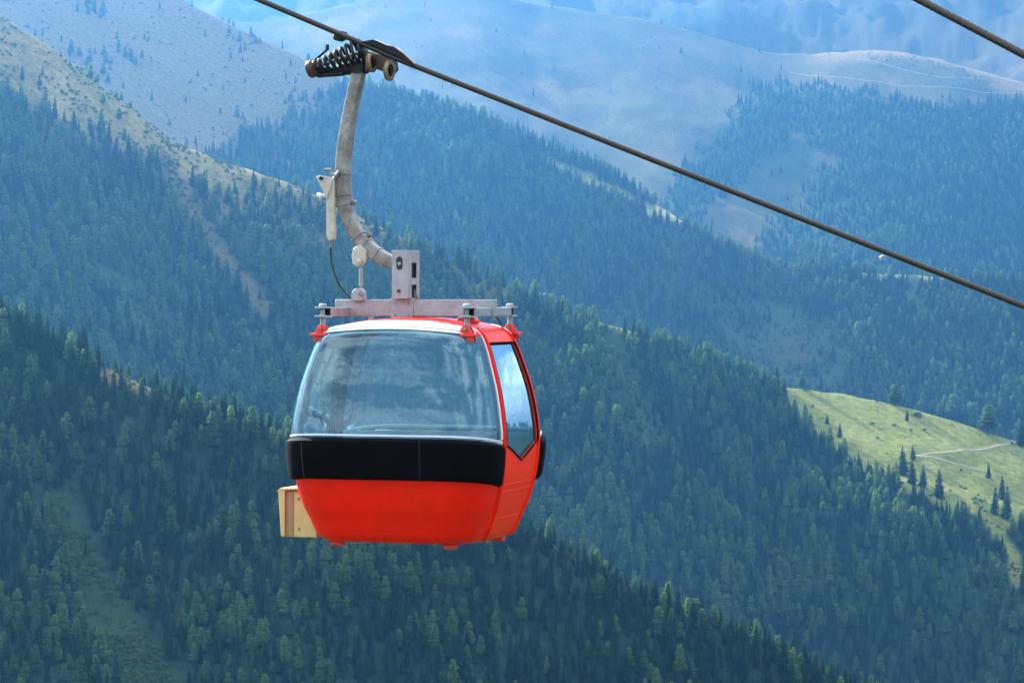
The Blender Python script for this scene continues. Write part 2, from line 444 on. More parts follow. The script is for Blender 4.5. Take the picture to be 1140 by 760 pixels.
def conifer(name, kind, seed, H):
    """One tree mesh: tapered trunk, limbs in whorls, each limb carrying hanging sprays of needles."""
    rd = random.Random(seed)
    V, F, MI = [], [], []
    def quad(a, b, c, d, mi):
        i = len(V); V.extend([a, b, c, d]); F.append((i, i + 1, i + 2, i + 3)); MI.append(mi)
    def tri(a, b, c, mi):
        i = len(V); V.extend([a, b, c]); F.append((i, i + 1, i + 2)); MI.append(mi)
    lean = Vector((rd.uniform(-.02, .02), rd.uniform(-.02, .02), 1))
    n = 6; rb = H * .013
    for k in range(n):
        a, b = 2 * math.pi * k / n, 2 * math.pi * (k + 1) / n
        quad(Vector((rb * math.cos(a), rb * math.sin(a), -1.5)), Vector((rb * math.cos(b), rb * math.sin(b), -1.5)),
             lean * H * .97 + Vector((.03 * math.cos(b), .03 * math.sin(b), 0)), lean * H * .97 + Vector((.03 * math.cos(a), .03 * math.sin(a), 0)), 1)
    larch = kind == 'larch'
    W = H * (rd.uniform(.245, .31) if larch else rd.uniform(.165, .21))
    z0 = .10 if larch else .05
    lev = 20 if larch else 26
    for i in range(lev):
        f = z0 + (1 - z0) * (i + rd.uniform(-.3, .3)) / lev
        f = min(max(f, z0), .985)
        g = (f - z0) / (1 - z0)
        if larch:                                  # egg-shaped crown
            rad = W * (1 - g) ** .52 * (1.0 if g > .16 else .6 + g * 2.5) * rd.uniform(.86, 1.12) + .15
        else:                                      # narrow spire
            rad = W * ((1 - g) ** .78) * (1 if g > .08 else .75) + .12
        nb = max(4, int((9 if larch else 9) * (rad / W) + 3))
        ph = rd.uniform(0, 6.28)
        for j in range(nb):
            a = ph + 2 * math.pi * j / nb + rd.uniform(-.25, .25)
            L = rad * rd.uniform(.62, 1.18)
            di = Vector((math.cos(a), math.sin(a), 0)); pe = Vector((-di.y, di.x, 0))
            base = lean * (f * H)
            droop = L * (rd.uniform(.05, .30) if larch else rd.uniform(.28, .55))
            if larch and g > .6: droop = -L * (g - .5)
            tip = base + di * L + Vector((0, 0, -droop))
            midp = base + di * L * .55 + Vector((0, 0, -droop * (.25 if not larch else .5)))
            wd = max(.22, L * (.34 if larch else .30))
            h = Vector((0, 0, -rd.uniform(.25, .55) * (1.2 if larch else 1.0)))
            # roof-shaped spray, two halves hanging from the limb
            quad(base, midp + pe * wd + h, tip, midp, 0)
            quad(base, midp, tip, midp - pe * wd + h, 0)
            # hanging twigs
            for q in range(2 if L > 1 else 1):
                tt = rd.uniform(.45, 1.0)
                c = base.lerp(tip, tt) + pe * rd.uniform(-wd, wd) * .8
                s = rd.uniform(.28, .55) * (1.15 if larch else .95)
                dv = Vector((rd.uniform(-1, 1), rd.uniform(-1, 1), rd.uniform(-.4, .4))).normalized()
                tri(c - dv * s, c + dv * s, c + Vector((0, 0, -s * rd.uniform(1.2, 2.2))) + di * .1, 0)
                if larch: tri(c - dv * s, c + dv * s, c + Vector((rd.uniform(-.3, .3), rd.uniform(-.3, .3), s * 1.1)), 0)
    tp = lean * H
    for k in range(3):
        a = k * 2.1
        tri(tp + Vector((0, 0, .3)), tp + Vector((.28 * math.cos(a), .28 * math.sin(a), -1.2)), tp + Vector((.28 * math.cos(a + 2), .28 * math.sin(a + 2), -1.2)), 0)
    me = bpy.data.meshes.new(name)
    me.from_pydata([tuple(v) for v in V], [], F)
    me.materials.append(M_LARCH if larch else M_SPRUCE); me.materials.append(M_BARK)
    me.polygons.foreach_set('material_index', MI)
    me.update()
    return me


def shrub_mesh(name, seed):
    rd = random.Random(seed); V, F = [], []
    for i in range(90):
        a, b = rd.uniform(0, 6.28), rd.uniform(0, 1.4)
        r_ = rd.uniform(.5, 1.0)
        c = Vector((1.5 * r_ * math.cos(a) * math.cos(b), 1.5 * r_ * math.sin(a) * math.cos(b), .2 + 1.5 * r_ * math.sin(b)))
        d1 = Vector((rd.uniform(-1, 1), rd.uniform(-1, 1), rd.uniform(-1, 1))).normalized() * rd.uniform(.2, .45)
        d2 = Vector((rd.uniform(-1, 1), rd.uniform(-1, 1), rd.uniform(-1, 1))).normalized() * rd.uniform(.2, .45)
        k = len(V); V += [c - d1, c + d2, c + d1, c - d2]; F.append((k, k + 1, k + 2, k + 3))
    me = bpy.data.meshes.new(name); me.from_pydata([tuple(v) for v in V], [], F); me.materials.append(M_SHRUB); me.update()
    return me

NV = 6
LARCH = [conifer('larch_tree', 'larch', 100 + i, 20.0) for i in range(NV)]
SPRUCE = [conifer('spruce_tree', 'spruce', 200 + i, 22.5) for i in range(NV)]
SHRUBS = [shrub_mesh('shrub', 300 + i) for i in range(3)]

# skyline seen so far along each column of the fine terrain grid
fa = np.where((azs > R(-16.9)) & (azs < R(16.9)))[0]
T = GZ[:, fa] / RR[:, fa]
RUN = np.maximum.accumulate(T, axis=0)


def skyline(x, y):
    az = np.arctan2(x, y); r = np.hypot(x, y)
    i = np.clip(np.searchsorted(rs, r) - 1, 0, nr - 1)
    j = np.clip(np.round((az - azs[fa[0]]) / R(0.05)).astype(int), 0, len(fa) - 1)
    return RUN[i, j]


def scatter(k, r0, r1, sp, spread_deg=16.5):
    """Jittered grid of standing places on spur k."""
    half = math.sin(R(spread_deg)) * r1
    gx = np.arange(-half, half, sp); gy = np.arange(r0 * .97, r1, sp)
    X, Y = np.meshgrid(gx, gy)
    X = X + rng.uniform(-.5, .5, X.shape) * sp; Y = Y + rng.uniform(-.5, .5, Y.shape) * sp
    X, Y = X.ravel(), Y.ravel()
    rr = np.hypot(X, Y)
    ok = (rr > r0) & (rr < r1) & (np.abs(X / Y) < math.tan(R(spread_deg)))
    X, Y = X[ok], Y[ok]
    Z, kk = layers(X, Y)
    ok = kk == k
    X, Y, Z = X[ok], Y[ok], Z[ok]
    return X, Y, Z

pts = []      # x, y, z, kind (0 larch, 1 spruce, 2 shrub), height scale, spur
HK = (.46, .79, .74, .86, .98)          # tree size on each spur
for k, r0, r1, sp in [(0, 780, 1230, 4.1), (1, 1950, 2680, 7.4), (2, 2000, 2720, 7.2), (3, 3520, 4640, 9.0), (4, 5200, 7050, 10.6)]:
    X, Y, Z = scatter(k, r0, r1, sp)
    U, Vv = project(X, Y, Z)
    den, lar, shr, _c = cover(U, Vv, np.full(X.shape, k), X, Y)
    sky = skyline(X, Y)
    top = (Z + 24 * HK[k]) / np.hypot(X, Y)
    vis = (top > sky - .0015) & (Vv < 800)
    X, Y, Z, den, lar, shr = [q[vis] for q in (X, Y, Z, den, lar, shr)]
    p = rng.uniform(0, 1, X.shape)
    tree = p < den
    q = rng.uniform(0, 1, X.shape)
    kind = np.where(q < lar, 0, 1)
    patch = fbm(X / 55, Y / 55, 333, 3)
    sc = np.clip(.86 + .22 * patch + rng.normal(0, .20, X.shape), .35, 1.5) * HK[k]
    sc = np.where((den < .3), sc * .7, sc)
    sh = (~tree) & (rng.uniform(0, 1, X.shape) < shr)
    kind = np.where(sh, 2, kind)
    keep = tree | sh
    pts.append(np.stack([X, Y, Z, kind, np.where(sh, rng.uniform(.6, 1.5, X.shape) * HK[k] * 1.5, sc), np.full(X.shape, k)], -1)[keep])
# bushes stand closer than trees
for k, r0, r1, sp in [(0, 780, 1230, 1.9), (1, 1950, 2680, 4.4), (2, 2000, 2720, 4.2), (3, 3520, 4640, 7.0)]:
    X, Y, Z = scatter(k, r0, r1, sp)
    U, Vv = project(X, Y, Z)
    den, lar, shr, _c = cover(U, Vv, np.full(X.shape, k), X, Y)
    keep = (den < .5) & (rng.uniform(0, 1, X.shape) < shr * (1.5 if k < 3 else .5)) & ((Z + 3) / np.hypot(X, Y) > skyline(X, Y) - .001) & (Vv < 800)
    X, Y, Z = X[keep], Y[keep], Z[keep]
    pts.append(np.stack([X, Y, Z, np.full(X.shape, 2), rng.uniform(.4, 1.25, X.shape) * HK[k] * 1.5, np.full(X.shape, k)], -1))
PTS = np.concatenate(pts)
print('trees and shrubs', len(PTS), [int((PTS[:, 5] == k).sum()) for k in range(5)])

# the largest trees in view stand as objects of their own
px_h = np.where(PTS[:, 3] == 0, 20.0, 22.5) * PTS[:, 4] / PTS[:, 1] / K
tu, tv = project(PTS[:, 0], PTS[:, 1], PTS[:, 2])
toph = (PTS[:, 2] + np.where(PTS[:, 3] == 0, 20.0, 22.5) * PTS[:, 4]) / np.hypot(PTS[:, 0], PTS[:, 1])
seen = (PTS[:, 3] < 2) & (tu > 4) & (tu < 1136) & (tv < 765) & (toph > skyline(PTS[:, 0], PTS[:, 1]) + .5 * px_h * K)
seen &= ~((tu > 300) & (tu < 620) & (tv > 330) & (tv < 630))
order = np.argsort(-np.where(seen, px_h, 0))
N_SINGLE = 270
single = order[:N_SINGLE]
rest = np.ones(len(PTS), bool); rest[single] = False


def forest(name, meshes, sel, label):
    """Uncounted growth as one object: points carrying a size, a turn and a choice of plant."""
    src = bpy.data.collections.new(name + '_plants')
    for i, mm in enumerate(meshes):
        src.objects.link(bpy.data.objects.new('%s_%02d' % (mm.name.split('.')[0], i), mm))
    me = bpy.data.meshes.new(name)
    P = PTS[sel]
    me.vertices.add(len(P)); me.vertices.foreach_set('co', P[:, :3].astype(np.float32).ravel())
    def attr(n, ty, arr):
        at = me.attributes.new(n, ty, 'POINT'); at.data.foreach_set('value', arr)
    attr('size', 'FLOAT', P[:, 4].astype(np.float32))
    attr('turn', 'FLOAT', rng.uniform(0, 6.28, len(P)).astype(np.float32))
    half = len(meshes) // 2
    pick = rng.integers(0, half, len(P)) + np.where(P[:, 3] == 1, half, 0) if len(meshes) > 3 else rng.integers(0, len(meshes), len(P))
    attr('pick', 'INT', pick.astype(np.int32))
    me.update()
    o = bpy.data.objects.new(name, me); COL.objects.link(o)
    g = bpy.data.node_groups.new(name, 'GeometryNodeTree')
    g.interface.new_socket('Geometry', in_out='INPUT', socket_type='NodeSocketGeometry')
    g.interface.new_socket('Geometry', in_out='OUTPUT', socket_type='NodeSocketGeometry')
    gi = g.nodes.new('NodeGroupInput'); go = g.nodes.new('NodeGroupOutput')
    ci = g.nodes.new('GeometryNodeCollectionInfo'); ci.inputs['Collection'].default_value = src
    ci.inputs['Separate Children'].default_value = True; ci.inputs['Reset Children'].default_value = True
    ip = g.nodes.new('GeometryNodeInstanceOnPoints'); ip.inputs['Pick Instance'].default_value = True
    def named(n, ty):
        a = g.nodes.new('GeometryNodeInputNamedAttribute'); a.data_type = ty; a.inputs['Name'].default_value = n
        return a.outputs[0]
    cx = g.nodes.new('ShaderNodeCombineXYZ')
    g.links.new(named('turn', 'FLOAT'), cx.inputs[2])
    er = g.nodes.new('FunctionNodeEulerToRotation')
    g.links.new(cx.outputs[0], er.inputs[0])
    g.links.new(gi.outputs[0], ip.inputs['Points'])
    g.links.new(ci.outputs[0], ip.inputs['Instance'])
    g.links.new(named('pick', 'INT'), ip.inputs['Instance Index'])
    g.links.new(er.outputs[0], ip.inputs['Rotation'])
    sz = g.nodes.new('ShaderNodeCombineXYZ')
    s_ = named('size', 'FLOAT')
    for q in range(3): g.links.new(s_, sz.inputs[q])
    g.links.new(sz.outputs[0], ip.inputs['Scale'])
    g.links.new(ip.outputs[0], go.inputs[0])
    md = o.modifiers.new('plants', 'NODES'); md.node_group = g
    tag(o, label, kind='stuff')
    return o

forest('forest', LARCH + SPRUCE, rest & (PTS[:, 3] < 2), 'mixed larch and spruce forest covering the valley sides')
forest('shrub_cover', SHRUBS, rest & (PTS[:, 3] == 2), 'low green shrubs growing in the gullies and clearings')

for i in single:
    x, y, z, kd, sc, k = PTS[i]
    larch = kd == 0
    me = random.choice(LARCH if larch else SPRUCE)
    o = bpy.data.objects.new('larch_tree' if larch else 'spruce_tree', me); COL.objects.link(o)
    o.location = (x, y, z); o.scale = (sc, sc, sc); o.rotation_euler = (0, 0, random.uniform(0, 6.28))
    sp = 'pale broad-crowned larch' if larch else 'dark narrow spruce'
    if tu[i] < 300: where = 'at left'
    elif tu[i] < 620: where = 'below the cabin'
    else: where = 'at right'
    if k == 0: lab, grp = '%s among the tallest on the near slope %s' % (sp, where), 'tall trees on the near slope'
    elif k == 1: lab, grp = '%s among the tallest on the middle slope %s' % (sp, where), 'tall trees on the middle slope'
    else: lab, grp = '%s among the tallest in the wood below the meadow' % sp, 'tall trees in the wood below the meadow'
    tag(o, lab, 'tree', grp)

# ---------------------------------------------------------------- materials of the lift
def paint(name, col, rough, metal=0.0, coat=0.0, var=.12, scale=9.0, dirt=None, dirt_amt=0.0, bump=0.0, spec=.5):
    m, t, bs = new_mat(name)
    tc = t.nodes.new('ShaderNodeTexCoord')
    n1 = t.nodes.new('ShaderNodeTexNoise'); n1.inputs['Scale'].default_value = scale; n1.inputs['Detail'].default_value = 8; n1.inputs['Roughness'].default_value = .65
    t.links.new(tc.outputs['Object'], n1.inputs['Vector'])
    mr = t.nodes.new('ShaderNodeMapRange'); mr.inputs[1].default_value = .3; mr.inputs[2].default_value = .7; mr.inputs[3].default_value = 1 - var; mr.inputs[4].default_value = 1 + var
    t.links.new(n1.outputs['Fac'], mr.inputs[0])
    mu = t.nodes.new('ShaderNodeMix'); mu.data_type = 'RGBA'; mu.blend_type = 'MULTIPLY'; mu.inputs[0].default_value = 1; mu.inputs[6].default_value = (*col, 1)
    t.links.new(mr.outputs[0], mu.inputs[7])
    last = mu.outputs[2]
    if dirt:
        n2 = t.nodes.new('ShaderNodeTexNoise'); n2.inputs['Scale'].default_value = scale * .45; n2.inputs['Detail'].default_value = 10; n2.inputs['Roughness'].default_value = .75
        t.links.new(tc.outputs['Object'], n2.inputs['Vector'])
        m2 = t.nodes.new('ShaderNodeMapRange'); m2.inputs[1].default_value = .45; m2.inputs[2].default_value = .68; m2.inputs[3].default_value = 0; m2.inputs[4].default_value = dirt_amt
        t.links.new(n2.outputs['Fac'], m2.inputs[0])
        mi = t.nodes.new('ShaderNodeMix'); mi.data_type = 'RGBA'; mi.inputs[7].default_value = (*dirt, 1)
        t.links.new(m2.outputs[0], mi.inputs[0]); t.links.new(last, mi.inputs[6]); last = mi.outputs[2]
    t.links.new(last, bs.inputs['Base Color'])
    m3 = t.nodes.new('ShaderNodeMapRange'); m3.inputs[3].default_value = max(.02, rough - .08); m3.inputs[4].default_value = min(1, rough + .12)
    t.links.new(n1.outputs['Fac'], m3.inputs[0]); t.links.new(m3.outputs[0], bs.inputs['Roughness'])
    bs.inputs['Metallic'].default_value = metal
    bs.inputs['Specular IOR Level'].default_value = spec
    bs.inputs['Coat Weight'].default_value = coat
    bs.inputs['Coat Roughness'].default_value = .06
    if bump:
        b = t.nodes.new('ShaderNodeBump'); b.inputs['Strength'].default_value = bump; b.inputs['Distance'].default_value = .01
        t.links.new(n1.outputs['Fac'], b.inputs['Height']); t.links.new(b.outputs['Normal'], bs.inputs['Normal'])
    return m

RED = paint('red_gelcoat', (.82, .010, .0008), .42, coat=.05, var=.05, scale=5, dirt=(.55, .016, .004), dirt_amt=.5, bump=.05, spec=.14)
RED_D = paint('red_gelcoat_lit_orange', (.86, .028, .0006), .40, coat=.04, var=.05, scale=5, spec=.14)  # door red turned orange to stand for light reflected onto it
RED_M = paint('red_metal', (.74, .012, .002), .4, coat=.1, var=.1, scale=20, dirt=(.25, .08, .05), dirt_amt=.4)
WHITE = paint('pale_gelcoat_and_glare', (.62, .64, .64), .28, coat=.3, var=.06, scale=6, dirt=(.35, .34, .32), dirt_amt=.4)
RUBBER = paint('black_rubber', (.0016, .0016, .0017), .7, var=.2, scale=12, spec=.05, dirt=(.004, .0038, .0036), dirt_amt=.6, bump=.08)
STEEL = paint('galvanised_steel', (.25, .235, .20), .5, metal=.3, var=.3, scale=11, dirt=(.075, .058, .036), dirt_amt=.95, bump=.1)
STEEL_P = paint('pale_galvanised_steel', (.27, .29, .28), .5, metal=.2, var=.18, scale=12, dirt=(.20, .19, .155), dirt_amt=.7, bump=.1)
DARK = paint('greased_black_steel', (.0035, .003, .003), .55, metal=0, var=.3, scale=25, bump=.1, spec=.3)
RUST = paint('brown_rusty_steel', (.065, .034, .024), .6, metal=.2, var=.3, scale=25, dirt=(.05, .03, .02), dirt_amt=.7, bump=.1)
BRASS = paint('brass_roller', (.24, .17, .085), .45, metal=.5, var=.2, scale=30, dirt=(.14, .09, .05), dirt_amt=.6)
BEIGE = paint('beige_plastic', (.62, .45, .17), .55, var=.08, scale=10, dirt=(.45, .29, .10), dirt_amt=.4)
BEIGE_D = paint('dark_brown_plastic', (.33, .20, .09), .6, var=.15, scale=16)
CREAM = paint('cream_casting', (.42, .39, .30), .5, var=.15, scale=18, dirt=(.30, .24, .15), dirt_amt=.6)
BLACK = paint('black_cable', (.01, .01, .011), .45, var=.1)
SEAT_M = paint('grey_seat_shell', (.30, .34, .37), .5, var=.1, scale=8)
LINING = paint('grey_lining', (.045, .047, .05), .5, var=.1, scale=8)
TEAL = paint('blue_plastic', (.06, .30, .40), .4, var=.1)


def glass_mat(name, tint, refl, film, streak):
    m = bpy.data.materials.new(name); m.use_nodes = True
    t = m.node_tree; t.nodes.clear()
    out = t.nodes.new('ShaderNodeOutputMaterial')
    tr = t.nodes.new('ShaderNodeBsdfTransparent'); tr.inputs['Color'].default_value = (*tint, 1)
    gl = t.nodes.new('ShaderNodeBsdfGlossy'); gl.inputs['Roughness'].default_value = .025; gl.inputs['Color'].default_value = (.64, .89, .96, 1)
    fr = t.nodes.new('ShaderNodeFresnel'); fr.inputs['IOR'].default_value = 1.48
    mr = t.nodes.new('ShaderNodeMapRange'); mr.inputs[3].default_value = refl; mr.inputs[4].default_value = 1
    t.links.new(fr.outputs[0], mr.inputs[0])
    ms = t.nodes.new('ShaderNodeMixShader')
    t.links.new(mr.outputs[0], ms.inputs[0]); t.links.new(tr.outputs[0], ms.inputs[1]); t.links.new(gl.outputs[0], ms.inputs[2])
    # dusty, scratched film
    tc = t.nodes.new('ShaderNodeTexCoord')
    mp = t.nodes.new('ShaderNodeMapping'); mp.inputs['Scale'].default_value = (1.2, 1.2, 5.5); mp.inputs['Rotation'].default_value = (0, R(6), 0)
    nz = t.nodes.new('ShaderNodeTexNoise'); nz.inputs['Scale'].default_value = 4.5; nz.inputs['Detail'].default_value = 10; nz.inputs['Roughness'].default_value = .62; nz.inputs['Distortion'].default_value = 1.3
    t.links.new(tc.outputs['Object'], mp.inputs[0]); t.links.new(mp.outputs[0], nz.inputs['Vector'])
    r1 = t.nodes.new('ShaderNodeValToRGB')
    r1.color_ramp.elements[0].position = .50; r1.color_ramp.elements[0].color = (film, film, film, 1)
    r1.color_ramp.elements[1].position = .72; r1.color_ramp.elements[1].color = (streak, streak, streak, 1)
    t.links.new(nz.outputs['Fac'], r1.inputs['Fac'])
    di = t.nodes.new('ShaderNodeBsdfDiffuse'); di.inputs['Color'].default_value = (.34, .60, .66, 1)
    m2 = t.nodes.new('ShaderNodeMixShader')
    t.links.new(r1.outputs[0], m2.inputs[0]); t.links.new(ms.outputs[0], m2.inputs[1]); t.links.new(di.outputs[0], m2.inputs[2])
    # slightly wavy acrylic
    n3 = t.nodes.new('ShaderNodeTexNoise'); n3.inputs['Scale'].default_value = 3.2; n3.inputs['Detail'].default_value = 3
    t.links.new(tc.outputs['Object'], n3.inputs['Vector'])
    bp = t.nodes.new('ShaderNodeBump'); bp.inputs['Strength'].default_value = .10; bp.inputs['Distance'].default_value = .05
    t.links.new(n3.outputs['Fac'], bp.inputs['Height']); t.links.new(bp.outputs[0], gl.inputs['Normal'])
    t.links.new(m2.outputs[0], out.inputs['Surface'])
    return m

GLASS = glass_mat('scratched_window', (.56, .80, .86), .02, .085, .17)
GLASS_D = glass_mat('door_window', (.36, .62, .72), .34, .02, .04)

# ---------------------------------------------------------------- gondola
D = 25.86
YAW = R(-18.5)
gondola = bpy.data.objects.new('gondola', None); COL.objects.link(gondola)
gondola.location = px(465, 597, D); gondola.rotation_euler = (0, 0, YAW)
gondola.empty_display_size = .3
tag(gondola, 'red cable car gondola with curved windows and a black bumper band', 'gondola')
SX, SZ = 1 / (125 * .948), 1 / 125.0


def L(u, v, y=0.0):
    """Point of the gondola's own frame at photo pixel (u, v), y metres behind its middle plane."""
    return Vector(((u - 465 - y * 39.6) * SX, y, (597 - v) * SZ))

PZ = [0, .03, .10, .2, .3, .5, .65, .8, .94, 1.1, 1.22, 1.34, 1.46, 1.58, 1.66, 1.74, 1.80, 1.83, 1.855, 1.875, 1.89, 1.90]
PF = [.725, .775, .815, .855, .900, .957, .985, .998, 1.0, .981, .960, .935, .902, .863, .836, .800, .760, .715, .63, .47, .25, .02]


def prof(z):
    z = max(PZ[0], min(PZ[-1], z))
    # smooth interpolation through the profile
    i = max(0, min(len(PZ) - 2, int(np.searchsorted(PZ, z, side='right')) - 1))
    def sl(k):
        k0, k1 = max(0, k - 1), min(len(PZ) - 1, k + 1)
        return (PF[k1] - PF[k0]) / (PZ[k1] - PZ[k0])
    h = PZ[i + 1] - PZ[i]; t = (z - PZ[i]) / h
    return ((2 * t ** 3 - 3 * t * t + 1) * PF[i] + (t ** 3 - 2 * t * t + t) * h * sl(i) + (-2 * t ** 3 + 3 * t * t) * PF[i + 1] + (t ** 3 - t * t) * h * sl(i + 1))

CA, CB, CN = .975, .95, 5.0


def ring(ph):
    c, s = math.cos(ph), math.sin(ph)
    r_ = (abs(c / CA) ** CN + abs(s / CB) ** CN) ** (-1 / CN)
    return r_ * c, r_ * s


def surf(ph, z, off=0.0):
    f = prof(z); x, y = ring(ph)
    p = Vector((x * f, y * f, z))
    if off:
        e = .01
        x2, y2 = ring(ph + e); x1, y1 = ring(ph - e)
        tu = Vector((x2 - x1, y2 - y1, 0))
        za, zb = max(0, z - e), min(1.89, z + e)
        fa_, fb_ = prof(za), prof(zb)
        tv_ = Vector((x * (fb_ - fa_), y * (fb_ - fa_), zb - za))
        p = p + tu.cross(tv_).normalized() * off
    s_ = max(0.0, min(1.0, (p.z - 1.2) / .65)); s_ = s_ * s_ * (3 - 2 * s_)   # the top arches towards the middle
    p.z += .052 * s_ * (1 - (p.x / .72) ** 2)
    return p


class MB:
    def __init__(s): s.v = []; s.f = []
    def grid(s, g, close_u=False):
        n0 = len(s.v); nu, nv = len(g), len(g[0])
        for row in g: s.v.extend(row)
        for i in range(nu - (0 if close_u else 1)):
            for j in range(nv - 1):
                a = n0 + i * nv + j; b = n0 + ((i + 1) % nu) * nv + j
                s.f.append((a, b, b + 1, a + 1))
        return n0
    def shell(s, fo, fi, nu, nv):
        """Closed slab between an outer and an inner surface."""
        A = [[fo(i / nu, j / nv) for j in range(nv + 1)] for i in range(nu + 1)]
        B = [[fi(i / nu, j / nv) for j in range(nv + 1)] for i in range(nu + 1)]
        a = s.grid(A); b0 = len(s.v); b = s.grid(B)
        w_ = nv + 1
        k = len(s.f) - nu * nv
        s.f[k:] = [tuple(reversed(q)) for q in s.f[k:]]
        for i in range(nu):
            s.f.append((a + i * w_, b + i * w_, b + (i + 1) * w_, a + (i + 1) * w_))
            s.f.append((a + i * w_ + nv, a + (i + 1) * w_ + nv, b + (i + 1) * w_ + nv, b + i * w_ + nv))
        for j in range(nv):
            s.f.append((a + j, a + j + 1, b + j + 1, b + j))
            e = nu * w_
            s.f.append((a + e + j, b + e + j, b + e + j + 1, a + e + j + 1))
    def box(s, c, h, M=None):
        n0 = len(s.v); c = Vector(c)
        for dz in (-1, 1):
            for dx, dy in ((-1, -1), (1, -1), (1, 1), (-1, 1)):
                p = Vector((dx * h[0], dy * h[1], dz * h[2]))
                s.v.append(c + (M @ p if M else p))
        for q in ((3, 2, 1, 0), (4, 5, 6, 7), (0, 1, 5, 4), (1, 2, 6, 5), (2, 3, 7, 6), (3, 0, 4, 7)):
            s.f.append(tuple(n0 + k for k in q))
    def tube(s, pts, rad, n=12, sec=None, cap=True, up=Vector((0, 1, 0))):
        """Sweep a section along points; rad is a number or one per point."""
        pts = [Vector(p) for p in pts]; n0 = len(s.v)
        sec = sec or [(math.cos(2 * math.pi * k / n), math.sin(2 * math.pi * k / n)) for k in range(n)]
        n = len(sec)
        for i, p in enumerate(pts):
            d = (pts[min(i + 1, len(pts) - 1)] - pts[max(i - 1, 0)]).normalized()
            u_ = up if abs(d.dot(up)) < .95 else Vector((0, 0, 1))
            a = (u_ - d * u_.dot(d)).normalized(); b = d.cross(a)
            rr_ = rad[i] if isinstance(rad, (list, tuple)) else rad
            for (x, y) in sec: s.v.append(p + a * x * rr_ + b * y * rr_)
        for i in range(len(pts) - 1):
            for k in range(n):
                a = n0 + i * n + k; b = n0 + i * n + (k + 1) % n
                s.f.append((a, b, b + n, a + n))
        if cap:
            s.f.append(tuple(reversed(range(n0, n0 + n)))); e = n0 + (len(pts) - 1) * n
            s.f.append(tuple(range(e, e + n)))
    def lathe(s, p0, axis, prof_, n=24):
        """Turned piece: prof_ is a list of (distance along axis, radius)."""
        axis = Vector(axis).normalized(); p0 = Vector(p0)
        q = Vector((0, 0, 1)) if abs(axis.z) < .9 else Vector((0, 1, 0))
        a = axis.cross(q).normalized(); b = axis.cross(a)
        g = [[p0 + axis * t + (a * math.cos(2 * math.pi * k / n) + b * math.sin(2 * math.pi * k / n)) * r_ for (t, r_) in prof_] for k in range(n)]
        s.grid(g, True)
    def prism(s, poly, y0, y1):
        """Flat outline (x, z points) with real thickness along y."""
        n0 = len(s.v); n = len(poly)
        for y in (y0, y1):
            for p in poly: s.v.append(Vector((p[0], y, p[1])))
        s.f.append(tuple(range(n0, n0 + n))); s.f.append(tuple(reversed(range(n0 + n, n0 + 2 * n))))
        for k in range(n):
            a, b = n0 + k, n0 + (k + 1) % n
            s.f.append((a, n + a, n + b, b))
    def build(s, name, mat, parent, smooth=True, bevel=0.0, seg=2):
        o = mesh_obj(name, s.v, s.f, mat, parent, smooth)
        b = bmesh.new(); b.from_mesh(o.data)
        bmesh.ops.recalc_face_normals(b, faces=b.faces); b.to_mesh(o.data); b.free()
        if bevel:
            md = o.modifiers.new('edge', 'BEVEL'); md.width = bevel; md.segments = seg; md.limit_method = 'ANGLE'; md.angle_limit = R(40)
        if smooth:
            o.data.polygons.foreach_set('use_smooth', [True] * len(o.data.polygons))
            o.data.set_sharp_from_angle(angle=R(38))
        return o

PD, PW = R(26.8), R(24.3)                   # half-width of the door and of its window, as angles round the cabin
def lerp(a, b, t): return a + (b - a) * t
def ends(ph0, ph1, t): return abs(2 * t - 1)


def slab(mb, ph0, ph1, z0, z1, off, th, nu, nv):
    f0 = z0 if callable(z0) else (lambda t: z0)
    f1 = z1 if callable(z1) else (lambda t: z1)
    fo = lambda i, j: surf(lerp(ph0, ph1, i), lerp(f0(i), f1(i), j), off)
    fi = lambda i, j: surf(lerp(ph0, ph1, i), lerp(f0(i), f1(i), j), off - th)
    mb.shell(fo, fi, nu, nv)

